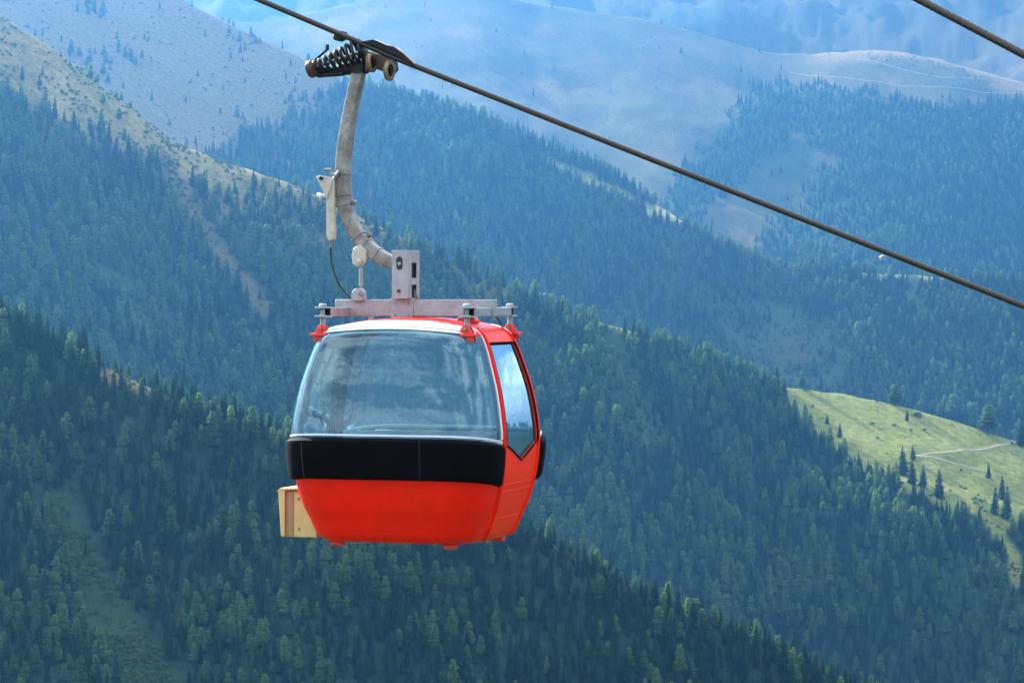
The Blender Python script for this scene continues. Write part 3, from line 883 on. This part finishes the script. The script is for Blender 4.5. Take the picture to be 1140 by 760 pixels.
g_ = .012                                    # panel gap
for side, base in (('front', -math.pi / 2), ('rear', math.pi / 2)):
    h = math.pi / 2 - PD - g_
    a, b = base - h, base + h
    m = MB(); slab(m, a, b, 0.0, .60, 0, .03, 64, 18)
    m.build('lower_panel', RED, gondola)
    m = MB(); slab(m, a, b, .60, .90, -.004, .03, 64, 6)
    m.build('waist_panel', WHITE, gondola)
    dip = lambda t: .07 * max(0, (abs(2 * t - 1) - .45) / .55) ** 2.2
    # bumper: swollen band with rounded lips
    def bo(i, j, out=True):
        lip = (1 - abs(2 * j - 1) ** 14) if out else 0
        e = 1 - max(0, (abs(2 * i - 1) - .965) / .035) ** 3
        z = lerp(.56, .92, j) - dip(i)
        return surf(lerp(a - .005, b + .005, i), z, .008 + .038 * (lip ** .5) * max(.15, e) if out else -.006)
    m = MB(); m.shell(lambda i, j: bo(i, j), lambda i, j: bo(i, j, False), 96, 14)
    bumper = m.build('bumper_band', RUBBER, gondola)
    for ph_ in (base - R(38), base + R(22)):
        m = MB(); m.tube([surf(ph_, lerp(.575, .905, k / 8) - dip((ph_ - a) / (b - a)), .0455) for k in range(9)], .0035, 6); m.build('bumper_seam', BLACK, bumper)
    # window pane, one curved acrylic sheet
    m = MB()
    m.grid([[surf(lerp(a, b, i / 72), lerp(.88, 1.832, j / 28), -.004) for j in range(29)] for i in range(73)])
    win = m.build('window', GLASS, gondola)
    m = MB(); slab(m, a, b, lambda t: .935 - dip(t), lambda t: .952 - dip(t), .004, .012, 72, 2)
    m.build('window_seal', WHITE, win)
    m = MB(); slab(m, a, b, 1.822, 1.852, .010, .03, 72, 4)
    m.build('window_rim', WHITE, win)
    for e0, e1 in ((a, a + R(1.1)), (b - R(1.1), b)):
        m = MB(); slab(m, e0, e1, .90, 1.825, .006, .016, 3, 28)
        m.build('window_edge', WHITE, win)

# roof: one dished cap, red, with raised ribs beside the door strip
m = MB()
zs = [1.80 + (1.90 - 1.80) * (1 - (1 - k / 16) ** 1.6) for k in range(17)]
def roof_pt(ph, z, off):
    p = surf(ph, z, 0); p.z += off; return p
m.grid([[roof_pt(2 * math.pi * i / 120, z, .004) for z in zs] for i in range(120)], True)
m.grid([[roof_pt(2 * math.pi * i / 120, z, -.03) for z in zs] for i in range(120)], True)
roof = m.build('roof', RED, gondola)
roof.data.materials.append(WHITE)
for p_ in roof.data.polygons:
    if abs(p_.center.y) > .47: p_.material_index = 1  # white outside the middle strip paints sky glare on the red roof
# doors at the two ends
for s, base in ((1, 0.0), (-1, math.pi)):
    vee = lambda t, lo=.70, hi=.845: lo + (hi - lo) * min(1, abs(2 * t - 1) / .93)
    m = MB()
    w0, w1 = base - PD + g_ * .3, base + PD - g_ * .3
    slab(m, w0, w1, 0.0, .12, .004, .04, 24, 4)
    # panel below the window, its top edge cut to a point
    slab(m, base - PW, base + PW, .122, vee, .004, .04, 32, 14)
    slab(m, w0, base - PW, .122, 1.735, .008, .018, 4, 34)
    slab(m, base + PW, w1, .122, 1.735, .008, .018, 4, 34)
    slab(m, w0, w1, 1.735, 1.825, .006, .05, 24, 5)
    door = m.build('door', RED_D, gondola)
    m = MB()
    m.grid([[surf(lerp(base - PW, base + PW, i / 24), lerp(vee(i / 24) - .01, 1.74, j / 26), -.008) for j in range(27)] for i in range(25)])
    m.build('door_window', GLASS_D, door)
    # grey lining on the inside
    m = MB()
    slab(m, w0, base - PW + R(1.2), .30, 1.735, -.0115, .05, 3, 30); slab(m, base + PW - R(1.2), w1, .30, 1.735, -.0115, .05, 3, 30)
    slab(m, w0, w1, 1.70, 1.80, -.05, .012, 16, 3); slab(m, base - PW, base + PW, .14, vee, -.04, .012, 16, 6)
    m.build('door_lining', LINING, door)
    # dark gasket round the pane
    m = MB()
    loop = [surf(lerp(base - PW, base + PW, k / 16), vee(k / 16), .008) for k in range(17)]
    loop += [surf(base + PW, lerp(.85, 1.735, k / 20), .012) for k in range(1, 21)]
    loop += [surf(lerp(base + PW, base - PW, k / 12), 1.735, .008) for k in range(1, 13)]
    loop += [surf(base - PW, lerp(1.735, .85, k / 20), .012) for k in range(1, 21)]
    m.tube(loop, .009, 6)
    m.build('window_gasket', RUBBER, door)
    # raised rails on both sides of the door
    for q in (-1, 1):
        m = MB(); m.tube([surf(base + q * (PD - R(1.2)), lerp(.02, 1.84, k / 40), .012) for k in range(41)], .013, 8)
        m.build('door_rail', RED, door)
    m = MB()
    for zz in (.20, .44, .50):
        m.tube([surf(lerp(base - PW, base + PW, k / 10), zz, .006) for k in range(11)], .006, 6)
    m.build('door_crease', RED, door)
    if s < 0:
        m = MB(); 
        for k in range(2):
            for zz in (1.12, 1.38, 1.58):
                c = surf(base + (1 if k else -1) * R(17), zz, -.07)
                m.box(c, (.012, .05, .012))
        m.build('door_hinge', STEEL, door)

# underside
m = MB()
m.grid([[surf(2 * math.pi * i / 96, 0.0) * 1.0 + Vector((0, 0, .004 - .0)) if j == 0 else Vector((surf(2 * math.pi * i / 96, 0).x * (1 - j / 4), surf(2 * math.pi * i / 96, 0).y * (1 - j / 4), -.012)) for j in range(5)] for i in range(96)], True)
m.build('underbody', RED, gondola)
for (x, y) in ((-.56, -.50), (.50, -.52), (.62, .40), (-.50, .50)):
    m = MB(); m.box((x, y, -.03), (.055, .05, .022)); m.build('foot_pad', RED_M, gondola, bevel=.006)

# inside: floor, two benches with backrests, grab pole
m = MB()
m.grid([[Vector((surf(2 * math.pi * i / 64, .16).x * .96 * (1 - j / 4), surf(2 * math.pi * i / 64, .16).y * .96 * (1 - j / 4), .13)) for j in range(5)] for i in range(64)], True)
m.build('floor', RUBBER, gondola)
for q in (-1, 1):
    m = MB()
    m.box((0, q * .60, .50), (.80, .18, .03)); m.box((0, q * .62, .31), (.72, .05, .16))
    bench = m.build('bench', SEAT_M, gondola, bevel=.02)
    m = MB(); m.box((0, q * .80, .74), (.72, .025, .17), Matrix.Rotation(q * R(-8), 3, 'X')); m.build('backrest', SEAT_M, bench, bevel=.015)
m = MB(); m.tube([Vector((-.80, -.30, 1.0)), Vector((-.76, -.34, 1.08)), Vector((-.78, -.36, 1.4)), Vector((-.68, -.30, 1.66))], .016, 8)
m.build('grab_rail', STEEL, gondola)
m = MB(); m.box((.42, .10, 1.915), (.11, .07, .012)); m.prism([(.33, 1.90), (.53, 1.90), (.51, 1.955), (.36, 1.945)], .05, .16); m.build('roof_hatch', RED_M, gondola, bevel=.004)
m = MB()
cc = Vector((-.70, -.78, .975))
m.tube([cc + Vector((.062 * math.cos(t_ * math.pi / 12), 0, .062 * math.sin(t_ * math.pi / 12))) for t_ in range(25)], .014, 8, cap=False)
m.build('round_vent', TEAL, gondola)

# ski rack on the left door
m = MB()
m.box((-.98, 0, .20), (.15, .34, .205))
rack = m.build('ski_rack', BEIGE, gondola, bevel=.008)
m = MB(); m.prism([(-1.165, 0), (-1.125, 0), (-1.125, .425), (-1.19, .415)], -.37, .37); m.build('rack_flange', BEIGE, rack, bevel=.006)
m = MB(); m.box((-1.088, -.338, .205), (.034, .012, .20)); m.build('rack_groove', BEIGE_D, rack, bevel=.004)  # darker strip laid on the face in place of a cut recess
m = MB(); m.prism([(-1.205, .40), (-1.17, .43), (-.86, .445), (-.86, .425), (-1.16, .412)], -.375, .375); m.build('rack_lip', BEIGE, rack)
for zz in (.07, .34):
    m = MB(); m.lathe((-1.0, -.34, zz), (0, -1, 0), [(0, .012), (.006, .012), (.009, .007), (.009, 0)], 10); m.build('bolt', STEEL, rack)

# H-shaped carrier above the roof
AX = .67
m = MB(); m.box((-.02, 0, 2.035), (.75, .055, .074)); beam = m.build('carrier_beam', STEEL_P, gondola, bevel=.006)
m = MB(); m.box((-.125, 0, 2.028), (.105, .068, .092)); m.build('beam_sleeve', STEEL_P, beam, bevel=.004)
for q in (-1, 1):
    for xx in (-.19, -.06):
        for zz in (1.975, 2.085):
            m = MB(); m.lathe((xx, q * .066, zz), (0, q, 0), [(0, .012), (.008, .012), (.010, .008), (.010, 0)], 10); m.build('bolt', STEEL, beam)
for s in (-1, 1):
    m = MB(); m.box((s * AX, 0, 2.0), (.045, .50, .038)); arm_ = m.build('cross_arm', STEEL_P, gondola, bevel=.006)
    for q in (-1, 1):
        m = MB()
        m.box((s * AX, q * .57, 2.038), (.055, .075, .007)); m.box((s * AX, q * .57, 1.962), (.055, .075, .007))
        m.build('clevis', STEEL_P, arm_, bevel=.003)
        m = MB(); m.box((s * AX, q * .535, 2.0), (.036, .03, .030)); m.build('clevis_rubber', RUBBER, arm_)
        m = MB(); m.lathe((s * AX, q * .585, 1.84), (0, 0, 1), [(0, 0), (0, .024), (.11, .024), (.112, .034), (.135, .034), (.136, .020), (.205, .020), (.206, .034), (.225, .034), (.235, .02), (.235, 0)], 14)
        m.build('hanger_bolt', STEEL_P, arm_)
        # red foot: two cheeks and a base on the roof edge
        rat_ = (abs(AX / CA) ** CN + abs(.585 / CB) ** CN) ** (1 / CN)
        z0 = float(np.interp(-rat_, [-f_ for f_ in PF[8:]], PZ[8:])) - .015
        m = MB()
        for dy in (-.032, .032):
            m.prism([(s * AX - .08 - s * .0, z0 - .03 - s * -.02), (s * AX + .08, z0 - .03 - s * .02), (s * AX + .055, z0 + .045), (s * AX + .022, z0 + .098), (s * AX - .022, z0 + .098), (s * AX - .055, z0 + .045)], q * .585 + dy - .007, q * .585 + dy + .007)
        m.box((s * AX, q * .585, z0 + .012), (.10, .06, .012))
        br = m.build('roof_bracket', RED_M, gondola, bevel=.003)
        m = MB(); m.lathe((s * AX, q * .585 - .045, z0 + .062), (0, -1, 0), [(0, .016), (.008, .016), (.012, .01), (.012, 0)], 12); m.build('bolt', BRASS, br)

# upright box between beam and arm
cx0 = -.112
m = MB()
m.box((cx0, -.140, 2.33), (.078, .006, .215)); m.box((cx0, .140, 2.33), (.078, .006, .215))
m.box((cx0 - .072, 0, 2.33), (.006, .135, .215)); m.box((cx0, 0, 2.538), (.078, .135, .006))
# the right side is a plate with three openings
m.box((cx0 + .072, -.095, 2.33), (.006, .040, .215)); m.box((cx0 + .072, .105, 2.33), (.006, .030, .215))
m.box((cx0 + .072, .01, 2.49), (.006, .066, .055)); m.box((cx0 + .072, .01, 2.27), (.006, .066, .03))
col_ = m.build('upright_box', STEEL_P, gondola, bevel=.004)
m = MB(); m.box((cx0, 0, 2.33), (.058, .125, .20)); m.build('hollow_shade', DARK, col_)  # black filler stands for the shade inside the hollow upright
m = MB()
sl_ = [(cx0 - .005 + .030 * math.cos(t_) , 2.43 + (.030 if math.sin(t_) >= 0 else -.030) + .030 * math.sin(t_)) for t_ in [k * math.pi / 10 for k in range(20)]]
m.prism(sl_, -.1475, -.140); m.build('slot_shade', BLACK, col_)  # black plate stands for the shaded hole of the slot
m = MB(); m.lathe((cx0 - .003, -.147, 2.425), (0, -1, 0), [(0, .015), (.014, .015), (.018, .010), (.018, 0)], 14); m.build('pin', STEEL_P, col_)
m = MB(); m.lathe((cx0 - .01, -.146, 2.185), (0, -1, 0), [(0, .018), (.012, .018), (.012, 0)], 6); m.build('bolt', RUST, col_)
m = MB(); m.prism([(cx0 + .08, 2.11), (cx0 + .135, 2.11), (cx0 + .08, 2.2)], -.004, .004); m.build('gusset', STEEL, col_)

# curved hanger arm
path = [(446, 296), (436, 292), (424, 286), (412, 277), (402, 267), (393, 254), (386, 238), (382.5, 220), (381, 200), (381.5, 178), (384, 155), (388, 130), (393, 106), (398, 84), (400, 74)]
P = [L(u, v) for u, v in path]
def smooth_path(P, n):
    out = []
    for i in range(len(P) - 1):
        p0, p1, p2, p3 = P[max(0, i - 1)], P[i], P[i + 1], P[min(len(P) - 1, i + 2)]
        for k in range(n):
            t = k / n
            out.append(.5 * ((2 * p1) + (p2 - p0) * t + (2 * p0 - 5 * p1 + 4 * p2 - p3) * t * t + (3 * p1 - p0 - 3 * p2 + p3) * t ** 3))
    return out + [P[-1]]
SQ = []
for qx, qy in ((1, 1), (-1, 1), (-1, -1), (1, -1)):
    for k in range(4):
        t = math.atan2(qy, qx) - math.pi / 4 + k * math.pi / 6
        SQ.append((qx * .74 + .26 * math.cos(t), qy * .74 + .26 * math.sin(t)))
A = smooth_path(P, 6)
m = MB(); m.tube(A, [.061 - .009 * max(0, (k / len(A) - .6) / .4) for k in range(len(A))], sec=SQ)
arm = m.build('hanger_arm', STEEL, gondola)
def arm_at(v_):
    zz = (597 - v_) * SZ
    k = min(range(1, len(A) - 1), key=lambda q: abs(A[q].z - zz))
    return A[k], (A[k + 1] - A[k - 1]).normalized()
def clamp(v_, w_=.012, r_=.069, mat=STEEL):
    p, d = arm_at(v_)
    m = MB(); m.tube([p - d * w_, p + d * w_], r_, sec=SQ); c = m.build('clamp_ring', mat, arm, bevel=.003)
    return p, d
for v_, w_ in ((193, .006), (217.5, .006), (226, .02), (263, .006), (270, .024), (283, .006)): clamp(v_, w_)
for v_ in (226, 268):
    p, d = arm_at(v_)
    for s in (-1, 1):
        n_ = Vector((d.z, 0, -d.x)) * s
        m = MB(); m.lathe(p + n_ * .085 + Vector((0, .03, 0)), (0, -1, 0), [(0, 0), (0, .017), (.06, .017), (.06, .010), (.075, .010), (.075, 0)], 12); m.build('clamp_bolt', STEEL, arm)
# lug and tie rod down to the beam
m = MB()
m.prism([tuple(L(u, v)[k] for k in (0, 2)) for u, v in ((396, 276), (404, 272), (411, 280), (409, 292), (402, 297), (395, 294), (394, 284))], -.085, -.03)
m.build('lug', CREAM, arm, bevel=.008)
m = MB(); m.lathe(L(400, 291, -.09), (0, -1, 0), [(0, .026), (.02, .026), (.026, .018), (.026, 0)], 14); m.build('lug_pin', CREAM, arm)
m = MB(); m.tube([L(401.5, 296, -.055), L(401.5, 324, -.055)], [.010, .010], 10); m.tube([L(401.5, 299, -.055), L(401.5, 318, -.055)], .019, 12); m.build('tie_rod', STEEL_P, gondola)
m = MB(); m.prism([tuple(L(u, v)[k] for k in (0, 2)) for u, v in ((394, 335), (395, 325), (399, 321), (405, 321), (408, 325), (408, 335))], -.10, -.01); b_ = m.build('rod_foot', STEEL_P, gondola, bevel=.006)
m = MB(); m.lathe(L(401.5, 327, -.10), (0, -1, 0), [(0, .022), (.015, .022), (.02, .014), (.02, 0)], 12); m.build('bolt', STEEL, b_)

# door actuator beside the arm and its cable
m = MB()
m.prism([tuple(L(u, v)[k] for k in (0, 2)) for u, v in ((366, 203), (374.5, 198), (375.5, 266), (368, 268), (366, 262))], -.10, -.045)
act = m.build('door_actuator', CREAM, gondola, bevel=.006)
m = MB(); m.prism([tuple(L(u, v)[k] for k in (0, 2)) for u, v in ((355, 197), (358, 194.5), (372, 197), (374, 202), (367, 222), (364, 214))], -.115, -.09); m.build('lever_plate', CREAM, act, bevel=.004)
m = MB(); m.tube([L(369, 201, -.08), L(377, 190, -.08)], .016, 10); m.tube([L(360, 188.5, -.08), L(368, 188.5, -.08)], .016, 10); m.tube([L(364, 189, -.08), L(373, 196, -.08)], .012, 8); m.build('lever_arm', STEEL, act)
m = MB(); m.lathe(L(357, 198, -.12), (0, -1, 0), [(0, .016), (.02, .016), (.02, 0)], 12); m.build('pivot_pin', DARK, act)
m = MB(); m.lathe(L(352, 217, -.08), (1, 0, 0), [(0, 0), (0, .024), (.03, .026), (.036, .016), (.042, .014), (.13, .014), (.13, 0)], 16); m.build('push_knob', WHITE, act)
m = MB(); m.tube([L(366, 205, -.09), L(365.5, 266, -.09)], .006, 6); m.tube([L(366.5, 262, -.075), L(367, 275, -.075)], .012, 8); m.build('pull_rod', STEEL, act)
cab = smooth_path([L(u, v, -.075) for u, v in ((367, 275), (367.5, 286), (370, 300), (376, 315), (384, 326), (391, 333))], 6)
m = MB(); m.tube(cab, .010, 8); m.build('control_cable', BLACK, gondola)
cab = smooth_path([L(u, v, .40) for u, v in ((546, 350), (552, 353), (556, 359), (560, 366))], 5)
m = MB(); m.tube(cab, .008, 8); m.build('control_cable', BLACK, gondola)

# grip on the rope
grip_p = px(420, 55.5, D)
m = MB()
m.lathe(L(376, 76), (L(410, 74) - L(376, 76)), [(0, 0), (0, .045), (.02, .056), (.27, .058), (.28, .05), (.28, 0)], 20)
m.box(L(400, 74), (.055, .07, .055)); grip = m.build('grip_body', DARK, gondola)
m = MB(); m.tube([L(349, 76), L(380, 78)], [.03, .036], 12); m.tube([L(352, 82), L(381, 81, -.03)], .022, 10); m.build('grip_lever', DARK, grip)
for yo in (-.02,):
    ax0, ax1 = L(349, 73, yo), L(402, 57, yo)
    d = (ax1 - ax0); ln = d.length; d.normalize()
    a = Vector((-d.z, 0, d.x)); b = d.cross(a)
    hp = []
    for k in range(8 * 18 + 1):
        t = k / (8 * 18); an = 2 * math.pi * 8 * t
        rr_ = .046 + .062 * min(1, t * 1.2)
        hp.append(ax0 + d * ln * t + (a * math.cos(an) + b * math.sin(an)) * rr_)
    m = MB(); m.tube(hp, .0155, 8, up=Vector((.3, .2, .9))); m.build('spring', DARK, grip)
    m = MB(); m.tube([ax0, ax1], .016, 8); m.build('spring_rod', STEEL, grip)
m = MB(); dd = (L(402, 57) - L(349, 73)).normalized()
m.lathe(L(341, 75.5), dd, [(0, 0), (0, .070), (.012, .080), (.05, .082), (.06, .07), (.09, .066), (.10, .05), (.10, 0)], 24); m.build('spring_cap', RUST, grip)
m = MB(); m.lathe(L(402, 57), dd, [(0, 0), (0, .10), (.025, .105), (.03, .09), (.03, 0)], 20); m.build('spring_plate', DARK, grip)
m = MB(); m.tube([L(347, 66), L(364, 52)], .012, 8); m.lathe(L(363, 51), (0, 0, 1), [(-.02, 0), (-.02, .016), (.025, .016), (.025, 0)], 10); m.build('adjuster', DARK, grip)
for u, v, y in ((414, 70, -.10), (434, 80, -.12)):
    ax = Vector((1, -.04, .05)) if u < 420 else Vector((.99, -.12, -.05))
    c = L(u, v, y)
    m = MB(); m.lathe(c - ax * .028, ax, [(.010, .05), (.010, .084), (.016, .092), (.022, .082), (.034, .082), (.040, .092), (.046, .084), (.046, .060), (.036, .056), (.010, .05)], 28)
    rl = m.build('roller', BRASS, grip)
    m = MB(); m.lathe(c - ax * .03, ax, [(0, 0), (0, .058), (.036, .058), (.038, .03), (.060, .03), (.060, 0)], 18); m.build('hub', DARK, rl)
m = MB(); m.prism([tuple(L(u, v)[k] for k in (0, 2)) for u, v in ((407, 56), (440, 66), (442, 78), (436, 84), (428, 80), (418, 76), (408, 80))], -.055, .055); m.build('jaw', RUST, grip, bevel=.008)
# guide ramps lying over the rope
for yo in (-.075, .055):
    m = MB(); m.prism([tuple(L(u, v)[k] for k in (0, 2)) for u, v in ((404, 46.5), (418, 44.3), (426, 47.5), (434, 51.5), (441, 53), (452, 61), (466, 74.5), (462, 74), (448, 65), (436, 60), (420, 52), (410, 49))], yo, yo + .02)
    m.build('guide_ramp', DARK, grip, bevel=.004)
m = MB(); m.prism([tuple(L(u, v)[k] for k in (0, 2)) for u, v in ((404, 46), (418, 44), (434, 51), (441, 52.6), (452, 60.4), (466, 74), (466, 75), (451, 62), (441, 54), (433, 52.4), (418, 45.6), (404, 47.4))], -.055, .055); m.build('ramp_plate', STEEL, grip)
m = MB(); m.prism([tuple(L(u, v)[k] for k in (0, 2)) for u, v in ((372, 38), (378, 33), (384, 34), (384, 42), (378, 45), (372, 43))], -.06, .05); m.build('rear_jaw', DARK, grip, bevel=.01)

# ---------------------------------------------------------------- ropes: six strands twisted round a core
ROPE = paint('oiled_steel_rope', (.030, .025, .016), .42, metal=.35, var=.35, scale=60, dirt=(.03, .025, .02), dirt_amt=.8)


def rope(name, pts, rad, label, pitch=.30):
    seg = []
    for a, b in zip(pts[:-1], pts[1:]):
        n = int((b - a).length / .03)
        seg += [a.lerp(b, k / n) for k in range(n)]
    # ease the bend at the grip
    seg.append(pts[-1])
    P_ = np.array(seg)
    for _ in range(40): P_[1:-1] = (P_[:-2] + 2 * P_[1:-1] + P_[2:]) / 4
    s_ = np.concatenate([[0], np.cumsum(np.linalg.norm(np.diff(P_, axis=0), axis=1))])
    n = 24; V = []; F = []
    tg = np.gradient(P_, axis=0); tg /= np.linalg.norm(tg, axis=1)[:, None]
    A_ = np.cross(tg, [0, 0, 1.0]); A_ /= np.linalg.norm(A_, axis=1)[:, None]; B_ = np.cross(tg, A_)
    th = np.arange(n) * 2 * np.pi / n
    ang = th[None, :] + (2 * np.pi * s_ / pitch)[:, None]
    rr_ = rad * (.86 + .14 * np.abs(np.cos(3 * th)) ** .7)
    ring_ = P_[:, None, :] + (A_[:, None, :] * np.cos(ang)[..., None] + B_[:, None, :] * np.sin(ang)[..., None]) * rr_[None, :, None]
    V = ring_.reshape(-1, 3)
    i, j = np.meshgrid(np.arange(len(P_) - 1), np.arange(n), indexing='ij')
    a = i * n + j; b = i * n + (j + 1) % n
    F = np.stack([a, a + n, b + n, b], -1).reshape(-1, 4).tolist()
    o = mesh_obj(name, V, F, ROPE)
    tag(o, label, 'rope', 'steel ropes of the lift')
    return o

lft = px(290, 0.5, D + .30); rgt = px(1140, 341, D - 1.62)
mid1, mid2 = px(395, 45, D + .07), px(430, 61, D - .02)
rope('haul_rope', [mid1 + (lft - mid1).normalized() * 70, mid1, mid2, mid2 + (rgt - mid2).normalized() * 80], .0265, 'long dark steel rope that the red gondola hangs from')
p1, p2 = px(1022, -1, 18.8), px(1140, 61, 18.4)
rope('haul_rope', [p1 - (p2 - p1).normalized() * 70, p2 + (p2 - p1).normalized() * 70], .0275, 'short stretch of dark rope crossing the upper right corner')

# ---------------------------------------------------------------- footpaths, lone trees and huts on the slopes
def on_slope(u, v):
    """Where the sight line through photo pixel (u, v) first meets the terrain."""
    d = np.concatenate([np.arange(800, 2600, 4.0), np.arange(2600, 9000, 12.0)])
    z, _k = layers((u - 570) * K * d, d)
    hit = np.where(z >= (HZ - v) * K * d)[0]
    i = hit[0] if len(hit) else len(d) - 1
    return Vector(((u - 570) * K * d[i], d[i], float(z[i])))


def path_strip(name, pix, width, mat):
    P_ = [on_slope(u, v) for u, v in pix]
    seg = []
    for a, b in zip(P_[:-1], P_[1:]):
        n = max(2, int((b - a).length / 8))
        seg += [a.lerp(b, k / n) for k in range(n)]
    seg.append(P_[-1])
    V, F = [], []
    for i, p in enumerate(seg):
        t_ = (seg[min(i + 1, len(seg) - 1)] - seg[max(0, i - 1)]); t_.z = 0; t_.normalize()
        sd_ = Vector((-t_.y, t_.x, 0))
        wob = float(gnoise(p.x / 13, p.y / 13, 5)) * width * .5
        for q in (-1.1, -.6, 0, .6, 1.1):
            c = p + sd_ * (q * width * (1 + .25 * float(gnoise(p.x / 9 + q, p.y / 9, 6))) + wob)
            V.append([c.x, c.y, .55 if abs(q) < 1 else -.4])
    V = np.array(V)
    V[:, 2] += layers(V[:, 0], V[:, 1])[0]
    for i in range(len(seg) - 1):
        for k in range(4):
            a = i * 5 + k; F.append((a, a + 1, a + 6, a + 5))
    o = mesh_obj(name, V, F, mat)
    tag(o, kind='structure')

PATH = paint('pale_gravel', (.26, .23, .16), .9, var=.2, scale=.4)
path_strip('path', [(1140, 487), (1132, 493), (1110, 497), (1080, 501), (1050, 505), (1020, 508)], 1.0, PATH)
path_strip('path', [(1018, 509), (1035, 511), (1055, 515), (1075, 521), (1096, 526)], 1.0, PATH)
path_strip('path', [(878, 82), (910, 86), (950, 90), (1000, 96), (1040, 100), (1090, 104), (1140, 106)], 0.9, PATH)
path_strip('path', [(925, 60), (950, 66), (985, 74), (1020, 82), (1050, 88), (1100, 91), (1138, 94)], 0.9, PATH)

LONE = [(1017, 512, 13, 1, 'small dark spruce at the bend of the meadow path'),
        (921, 473, 9, 1, 'short dark spruce at the left edge of the meadow'),
        (935, 488, 13, 1, 'thin dark spruce standing out from the left edge of the meadow'),
        (1010, 470, 10, 1, 'dark conifer on the upper meadow beside a low bush'),
        (1101, 534, 14, 1, 'dark spruce standing alone below the path on the right meadow'),
        (1006, 529, 26, 1, 'tall dark spruce on the left of the clump below the meadow path'),
        (1016, 540, 22, 1, 'dark spruce in the middle of the clump below the meadow path'),
        (1028, 543, 20, 1, 'dark spruce on the right of the clump below the meadow path'),
        (1046, 556, 26, 1, 'dark spruce on the meadow edge right of the clump below the path'),
        (1116, 556, 22, 1, 'dark spruce at the back of the group at the lower right meadow edge'),
        (1121, 578, 30, 1, 'tall dark spruce at the front of the group at the lower right meadow edge'),
        (1108, 572, 24, 1, 'dark spruce on the left of the group at the lower right meadow edge'),
        (997, 450, 18, 0, 'round pale tree on the top edge of the meadow'),
        (1100, 480, 24, 0, 'large rounded pale green tree behind the right edge of the meadow'),
        (1084, 475, 20, 0, 'rounded green tree behind the meadow, left of the larger pale one'),
        (1062, 468, 22, 0, 'green tree behind the meadow edge, leftmost of three rounded crowns'),
        (1138, 496, 24, 1, 'dark tree at the upper end of the meadow path')]
for u, v, hpx, kd, lab in LONE:
    p = on_slope(u, v)
    hgt = hpx * K * p.y * 1.25
    me_ = (SPRUCE if kd else LARCH)[len(lab) % NV]
    o = bpy.data.objects.new('spruce_tree' if kd else 'larch_tree', me_); COL.objects.link(o)
    s_ = hgt / (22.5 if kd else 20.0)
    wx = 1.15 if kd else 1.5
    o.location = p; o.scale = (s_ * wx * 1.15, s_ * wx * 1.15, s_); o.rotation_euler = (0, 0, u)
    tag(o, lab, 'tree', 'trees on and around the meadow')
for u, v, wpx, lab in ((971, 473, 7, 'small dark bush low on the upper meadow'), (1022, 465, 12, 'wide low bush beside the conifer on the upper meadow'), (977, 489, 5, 'tiny dark bush in the middle of the left meadow'), (996, 475, 6, 'small round bush below the conifer on the upper meadow')):
    p = on_slope(u, v); s_ = wpx * K * p.y / 3.2
    o = bpy.data.objects.new('bush', SHRUBS[wpx % 3]); COL.objects.link(o)
    o.location = p; o.scale = (s_ * 1.2, s_, s_ * .9)
    tag(o, lab, 'bush', 'bushes on the meadow')

HUT_W = paint('weathered_wood', (.16, .11, .08), .8, var=.2, scale=2)
HUT_R = paint('pale_metal_roof', (.70, .70, .70), .4, var=.1, scale=2)
for u, v, wpx, lab in ((608, 333, 7, 'tiny hut with a bright roof on the grassy crest right of the gondola roof'), (981, 292, 6, 'tiny pale hut on the wooded slope just under the long rope')):
    p = on_slope(u, v); k = wpx * K * p.y / 2
    hut = bpy.data.objects.new('hut', None); COL.objects.link(hut); hut.location = p + Vector((0, -6 if v > 310 else -20, 0)); hut.rotation_euler = (0, 0, .3)
    zz, _ = layers(np.array([hut.location.x]), np.array([hut.location.y])); hut.location.z = float(zz[0]) + (2.0 if v > 310 else 12)
    tag(hut, lab, 'hut', 'huts on the far slopes')
    m = MB(); m.box((0, 0, k * .1), (k, k * .8, k * .6)); m.prism([(-k, k * .7), (k, k * .7), (0, k * 1.2)], -k * .8, k * .8); m.build('wall', HUT_W, hut, smooth=False)
    m = MB()
    for s in (-1, 1): m.prism([(s * -.05 * k, k * 1.32), (s * k * 1.2, k * .66), (s * k * 1.2, k * .56), (s * -.05 * k, k * 1.22)], -k * .95, k * .95)
    m.build('roof', HUT_R, hut, smooth=False)
